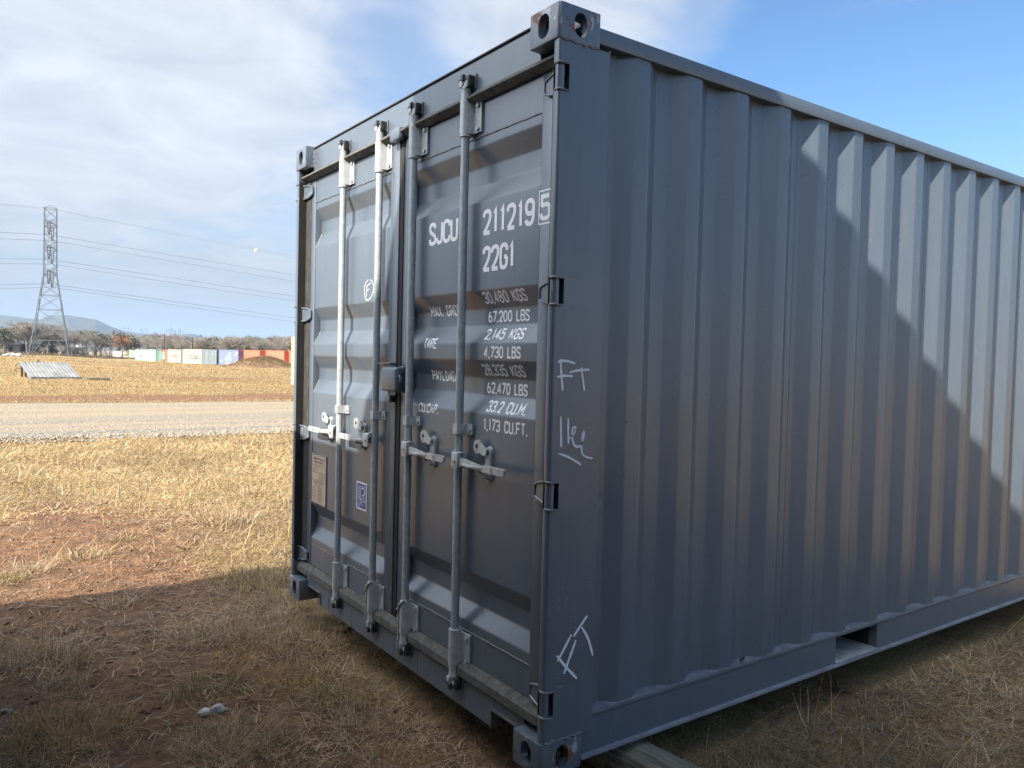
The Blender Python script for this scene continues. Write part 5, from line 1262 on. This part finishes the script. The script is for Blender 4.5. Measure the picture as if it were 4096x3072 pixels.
while px < 1240:
    for layer in (0, 1):
        q = px+rt2.uniform(-14, 14)
        if q < 420: dist = (243 if layer == 0 else 268)+rt2.uniform(-8, 8)
        elif q < 620: dist = np.interp(q, [420, 620], [390, 300])+layer*25+rt2.uniform(-8, 8)
        else: dist = np.interp(q, [620, 760, 1240], [280, 205, 190])+layer*25+rt2.uniform(-6, 6)
        hgt = tree_h(q, np.interp(q, *tops)+rt2.uniform(-3, 20)+(-4 if layer else 6), dist)
        kind = 'bare'
        where = next(t for lim, t in ((60, 'at the far left edge, before the low buildings'), (135, 'just left of the pylon'), (255, 'seen through the pylon legs'), (345, 'just right of the pylon'), (445, 'between the pylon and the orange leaved tree'), (560, 'behind the white and cream containers left of the row'), (660, 'behind the mint green and dark red containers'), (735, 'behind the cream container next to the dark red one'), (815, 'behind the large cream container'), (870, 'behind the grey container doors'), (950, 'behind the slate blue container'), (1040, 'behind the striped orange container'), (9999, 'behind the earth mound and plain orange containers')) if q < lim)
        lab = '%s bare grey oak %s' % ('tall' if layer else 'shorter', where); grp = 'bare oaks '+where
        tree(q, dist, max(3.5, hgt), kind, lab, grp, kcount, 'oak_tree', rt2.uniform(.85, 1.15)); kcount += 1
    px += 24+rt2.uniform(-5, 5)
EV = [(15, 215, 1322, 'dark evergreen oak at the far left of the tree line'), (205, 250, 1330, 'dark evergreen showing between the pylon legs'), (400, 260, 1338, 'dull green evergreen left of the orange leaved tree'), (500, 300, 1335, 'dark evergreen crown just right of the orange leaved tree'), (712, 240, 1362, 'dark evergreen behind the large cream container'), (838, 215, 1352, 'tall leaning evergreen behind the slate blue container'), (1010, 220, 1356, 'evergreen oak behind the plain orange container'), (1060, 235, 1362, 'smaller evergreen right of the one behind the plain orange container')]
for k, (q, d_, yt, lab) in enumerate(EV): tree(q, d_, tree_h(q, yt, d_), 'ever', lab, None, k, 'evergreen_tree', 1.15)
tree(485, 285, tree_h(485, 1350, 285), 'orange', 'orange leaved tree behind the left end of the container row', None, 0, 'orange_tree', 1.0)
for k in range(16):
    q = rt2.uniform(20, 430); tree(q, rt2.uniform(229, 240), rt2.uniform(2.6, 5.0), 'pale', 'small pale dead tree at the foot of the tree line near the pylon', 'small dead trees near the pylon', k, 'dead_tree', 1.2)
for q, d_, yt, lab in ((5, 182, 1408, 'green shrub at the left edge under the trees'), (930, 138.5+60, 1386, 'bright green shrub top behind the slate blue container')): tree(q, d_, tree_h(q, yt, d_), 'shrub', lab, None, 0, 'green_shrub', 1.8)
# dry brush along the foot of the trees
r = np.random.default_rng(9); n = 9000; q = r.uniform(-150, 460, n); dd = r.uniform(224, 246, n); fx = f_[None, :2]+((q-2048)/3127.35)[:, None]*R_[None, :2]; fx /= np.linalg.norm(fx, axis=1)[:, None]
P = np.concatenate([CAM[None, :2]+fx*dd[:, None], np.zeros((n, 1))], 1); P[:, 2] = gz(P[:, 0], P[:, 1])
pile = Pile(); pile.add(*blades(P, r.uniform(.4, 1.3, n)*(.5+fbm(P[:, 0], P[:, 1], 6, 3, 3)), r.uniform(0, 6.28, n), r.uniform(.1, 1.1, n), r.normal(.1, .4, n), r.uniform(.04, .11, n), pick(np.array([(.17, .135, .09), (.23, .18, .11), (.13, .11, .08), (.28, .21, .12)]), n, r), r))
tag(pile.build('dry_brush', M['grass']), 'dry brown brush along the foot of the tree line', 'brush', kind='stuff')
n = 2600; q = r.uniform(430, 560, n); dd = np.interp(q, [430, 560], [300, 236])-r.uniform(3, 10, n); fx = f_[None, :2]+((q-2048)/3127.35)[:, None]*R_[None, :2]; fx /= np.linalg.norm(fx, axis=1)[:, None]
P = np.concatenate([CAM[None, :2]+fx*dd[:, None], np.zeros((n, 1))], 1); P[:, 2] = gz(P[:, 0], P[:, 1])
pile = Pile(); pile.add(*blades(P, r.uniform(.3, 1.0, n), r.uniform(0, 6.28, n), r.uniform(.1, 1.1, n), r.normal(.1, .4, n), r.uniform(.05, .12, n), pick(np.array([(.17, .135, .09), (.23, .18, .11), (.28, .21, .12)]), n, r), r))
tag(pile.build('dry_brush', M['grass']), 'dry weeds before the far left end of the container row', 'brush', kind='stuff')

# pale boulders and low buildings among the trees
for k in range(13):
    d = px_dir(22+k*4.6+rt2.uniform(-2, 2)); dist = 186+rt2.uniform(-3, 3); x, y = CAM[0]+d[0]*dist, CAM[1]+d[1]*dist; s = rt2.uniform(.35, .75)
    o = rock('boulder', (x, y, float(gz(x, y))+s*.35), (s*1.1, s*.9, s*.75), 60+k, M['bone']); tag(o, 'pale limestone boulder in the heap at the left edge under the trees', 'boulder', 'boulder heap under the trees')
M['shed_wall'] = simple('tan_shed_wall', (.44, .36, .25), .8, 0, .2, .5); M['shed_roof'] = simple('pale_metal_roof', (.42, .45, .47), .5, .2, .2, .4); M['glass'] = simple('dark_window', (.04, .05, .06), .2)
def shed(px, dist, wid, hgt, label, wall):
    d = px_dir(px); x, y = CAM[0]+d[0]*dist, CAM[1]+d[1]*dist; g = float(gz(x, y)); rz = math.atan2(d[1], d[0])-math.pi/2
    rt_ = empty('farm_building', (x, y, g), rz); tag(rt_, label, 'building')
    attach(MB().box(-wid/2, wid/2, 0, 6, -.2, hgt).build('wall', wall, None), rt_, False)
    attach(MB().prism([(-.4, hgt-.02), (3, hgt+1.3), (6.4, hgt-.02), (6.4, hgt+.12), (3, hgt+1.46), (-.4, hgt+.12)], 0, -wid/2-.4, wid/2+.4).build('roof', M['shed_roof'], None), rt_, False)
    for k in range(int(wid/3)):
        xx = -wid/2+1.2+k*3; w_ = attach(MB().box(xx, xx+.9, -.05, -.01, 1.0, 2.0).build('window', M['glass'], None), rt_, False)
        attach(MB().box(xx-.08, xx+.98, -.07, -.052, .92, .99).build('sill', M['white'], None), w_, False)
    attach(MB().box(wid/2-1.4, wid/2-.4, -.05, -.01, 0, 2.1).build('door', M['shed_roof'], None), rt_, False)
shed(92, 246, 10, 2.7, 'low grey roofed building behind the trees left of the pylon', M['f_white']); shed(165, 252, 11, 2.6, 'pale roofed building seen between the pylon legs', M['f_white']); shed(268, 256, 8, 2.4, 'small tan building with pale roof right of the pylon', M['shed_wall']); shed(18, 240, 7, 2.5, 'tan building at the far left behind the boulders', M['shed_wall'])
# utility poles
M['pole'] = simple('dark_wood_pole', (.07, .055, .045), .9, world_=False)
for q, d_, yt, lab in ((767.6, 176, 1354, 'dark utility pole behind the large cream container'), (797.8, 262, 1343.5, 'left of a pair of thin poles behind the grey doors'), (804.2, 262, 1344, 'right of a pair of thin poles behind the grey doors'), (655, 250, 1341, 'dark pole standing in the trees above the dark red container')):
    d = px_dir(q); x, y = CAM[0]+d[0]*d_, CAM[1]+d[1]*d_; g = float(gz(x, y)); hh = tree_h(q, yt, d_)
    o = MB().tube([(0, 0, -.3), (0, 0, hh*.5), (0, 0, hh)], [.17, .15, .12], 8).tube([(-.5, 0, hh-.5), (.5, 0, hh-.5)], .05, 5).build('utility_pole', M['pole'], None, 50); o.location = (x, y, g); tag(o, lab, 'pole')
# thin dead stake in front of the dark red container
d = px_dir(655.5); x, y = CAM[0]+d[0]*150, CAM[1]+d[1]*150
o = MB().tube([(0, 0, -.1), (.05, 0, .9), (.0, 0, 1.5), (.12, 0, 1.75)], [.05, .05, .06, .12], 6).build('fence_stake', M['rusty'], None, 50); o.location = (x, y, float(gz(x, y))); tag(o, 'thin rusty stake standing in front of the dark red container', 'stake')

# earth mound with dry weeds
mc = np.array((-107.5, 33.6)); mg = float(gz(*mc)); a = np.linspace(0, 2*math.pi, 49)[:-1]; V0 = []; Fm = []
rings = np.linspace(0, 1, 18)
ex = np.array((px_dir(1050)[1], -px_dir(1050)[0])); ex = ex if ex[1] > 0 else -ex; ey = np.array((-ex[1], ex[0]))
def mound_h(u, v): q = (u/5.0)**2+(v/2.8)**2; return 1.62*np.exp(-q*1.9)+.50*np.exp(-((u+3.0)/1.6)**2-(v/1.4)**2)*.35+.18*(fbm(u+20, v+20, 1.0, 3, 91)-.5)*np.exp(-q)
uu, vv = np.meshgrid(np.linspace(-6.5, 6.5, 70), np.linspace(-4, 4, 44)); hz_ = mound_h(uu, vv)
Vm = np.stack([mc[0]+ex[0]*uu+ey[0]*vv, mc[1]+ex[1]*uu+ey[1]*vv, mg-.08+hz_], -1).reshape(-1, 3)
ii = np.arange(43)[:, None]*70; jj = np.arange(69)[None, :]; F = np.stack([ii+jj, ii+jj+1, ii+70+jj+1, ii+70+jj], -1).reshape(-1, 4)
M['mound'] = simple('weedy_earth', (.24, .15, .085), .95, 0, .4, .8, .6, 3); o = np_mesh('dirt_mound', Vm, F, M['mound']); tag(o, kind='structure')
n = 9000; u = r.normal(0, 2.6, n); v = r.normal(0, 1.5, n); k = (np.abs(u) < 6) & (np.abs(v) < 3.6); u, v = u[k], v[k]; n = len(u)
P = np.stack([mc[0]+ex[0]*u+ey[0]*v, mc[1]+ex[1]*u+ey[1]*v, mg-.1+mound_h(u, v)], 1)
pile = Pile(); pile.add(*blades(P, r.uniform(.12, .42, n), r.uniform(0, 6.28, n), r.uniform(.1, 1.0, n), r.normal(.1, .4, n), r.uniform(.03, .07, n), pick(np.array([(.34, .26, .14), (.26, .20, .11), (.20, .16, .09), (.31, .17, .08), (.16, .15, .08)]), n, r), r))
tag(pile.build('mound_weeds', M['grass']), 'dry weeds and grass covering the earth mound before the orange containers', 'weeds', kind='stuff')

# ------------------------------------------------------------------ hills, far pylons, air
pxs = [-900, -500, -250, -100, 0, 55, 103, 150, 165, 180, 260, 325, 380, 434, 488, 543, 597, 678, 705, 732, 770, 814, 846, 900, 1000, 1200, 1700, 2600]
vys = [60, 80, 50, 40, 45, 55, 66, 74, 72, 50, 45, 55, 65, 105, 135, 150, 160, 175, 180, 160, 155, 175, 188, 215, 240, 255, 230, 200]
azs = np.array([math.atan2(px_dir(q)[1], px_dir(q)[0]) % (2*math.pi) for q in pxs]); hts = np.array([(1388+.0245*q-(1250+.5425*v))/3127.35*3000+1.4+2 for q, v in zip(pxs, vys)])
order = np.argsort(azs); fa = np.linspace(azs.min(), azs.max(), 420); ha = np.interp(fa, azs[order], hts[order]); rad = np.linspace(2300, 4300, 34)
A, Rr = np.meshgrid(fa, rad); prof = np.exp(-((Rr-3000)/420)**2)+.55*sstep(3000, 3400, Rr)*(1-sstep(3900, 4300, Rr))*.6
hh = np.maximum(ha, 4)[None, :]*np.minimum(prof, 1)
X = CAM[0]+np.cos(A)*Rr; Y = CAM[1]+np.sin(A)*Rr; hh = hh*(1+.14*(fbm(X, Y, 300, 4, 71)-.5))+3*(fbm(X, Y, 40, 2, 72)-.5)
Z = gz(X, Y)-6+hh; V = np.stack([X, Y, Z], -1).reshape(-1, 3); k = len(fa)
ii = np.arange(len(rad)-1)[:, None]*k; jj = np.arange(k-1)[None, :]; F = np.stack([ii+jj, ii+jj+1, ii+k+jj+1, ii+k+jj], -1).reshape(-1, 4)
M['hill'] = simple('scrub_covered_hill', (.075, .075, .045), .95, 0, .5, .012, .6, .05); o = np_mesh('hills', V, F, M['hill']); tag(o, kind='structure')
for q, dist, yt, sc, lab, kind in ((503.5, 2000, 1315.5, 1.0, 'faint far two legged pylon above the hill, leftmost of the far ones', 0), (574, 2000, 1319.5, 1.0, 'faint far two legged pylon right of the leftmost far one', 0), (681.5, 1600, 1316.8, 1.0, 'faint lattice pylon on the skyline above the dark red container', 1), (716, 1700, 1320.5, 1.0, 'faint lattice pylon on the skyline, right of its twin', 1)):
    hh_ = tree_h(q, yt, dist); d = px_dir(q); x, y = CAM[0]+d[0]*dist, CAM[1]+d[1]*dist; g = float(gz(x, y))
    if kind: pylon('distant_pylon', (x, y, g), math.atan2(d[1], d[0]), lab, hh_/37.9, 2.4)
    else:
        o = MB()
        for s in (-1, 1): o.tube([(s*5, 0, 0), (s*5, 0, hh_)], .55, 5)
        o.obox((-9, 0, hh_-5), (9, 0, hh_-5), .8, .8); o = o.build('distant_pylon', M['pylon'], None); o.location = (x, y, g); o.rotation_euler = (0, 0, math.atan2(d[1], d[0])-math.pi/2); tag(o, lab, 'pylon')
def haze():
    m = bpy.data.materials.new('thin_air'); m.use_nodes = True; N, L = node_tree(m.node_tree); o = N('ShaderNodeOutputMaterial')
    v = N('ShaderNodeVolumePrincipled', ins={'Color': (.50, .70, 1.0, 1), 'Density': .00016, 'Anisotropy': .1}); L(v.outputs[0], o.inputs['Volume'])
    b = MB().box(-7000, 7000, -7000, 7000, -40, 190).build('haze', m, None); tag(b, kind='stuff'); b['label'] = 'thin blue air haze over the whole valley'; b['category'] = 'haze'
haze()
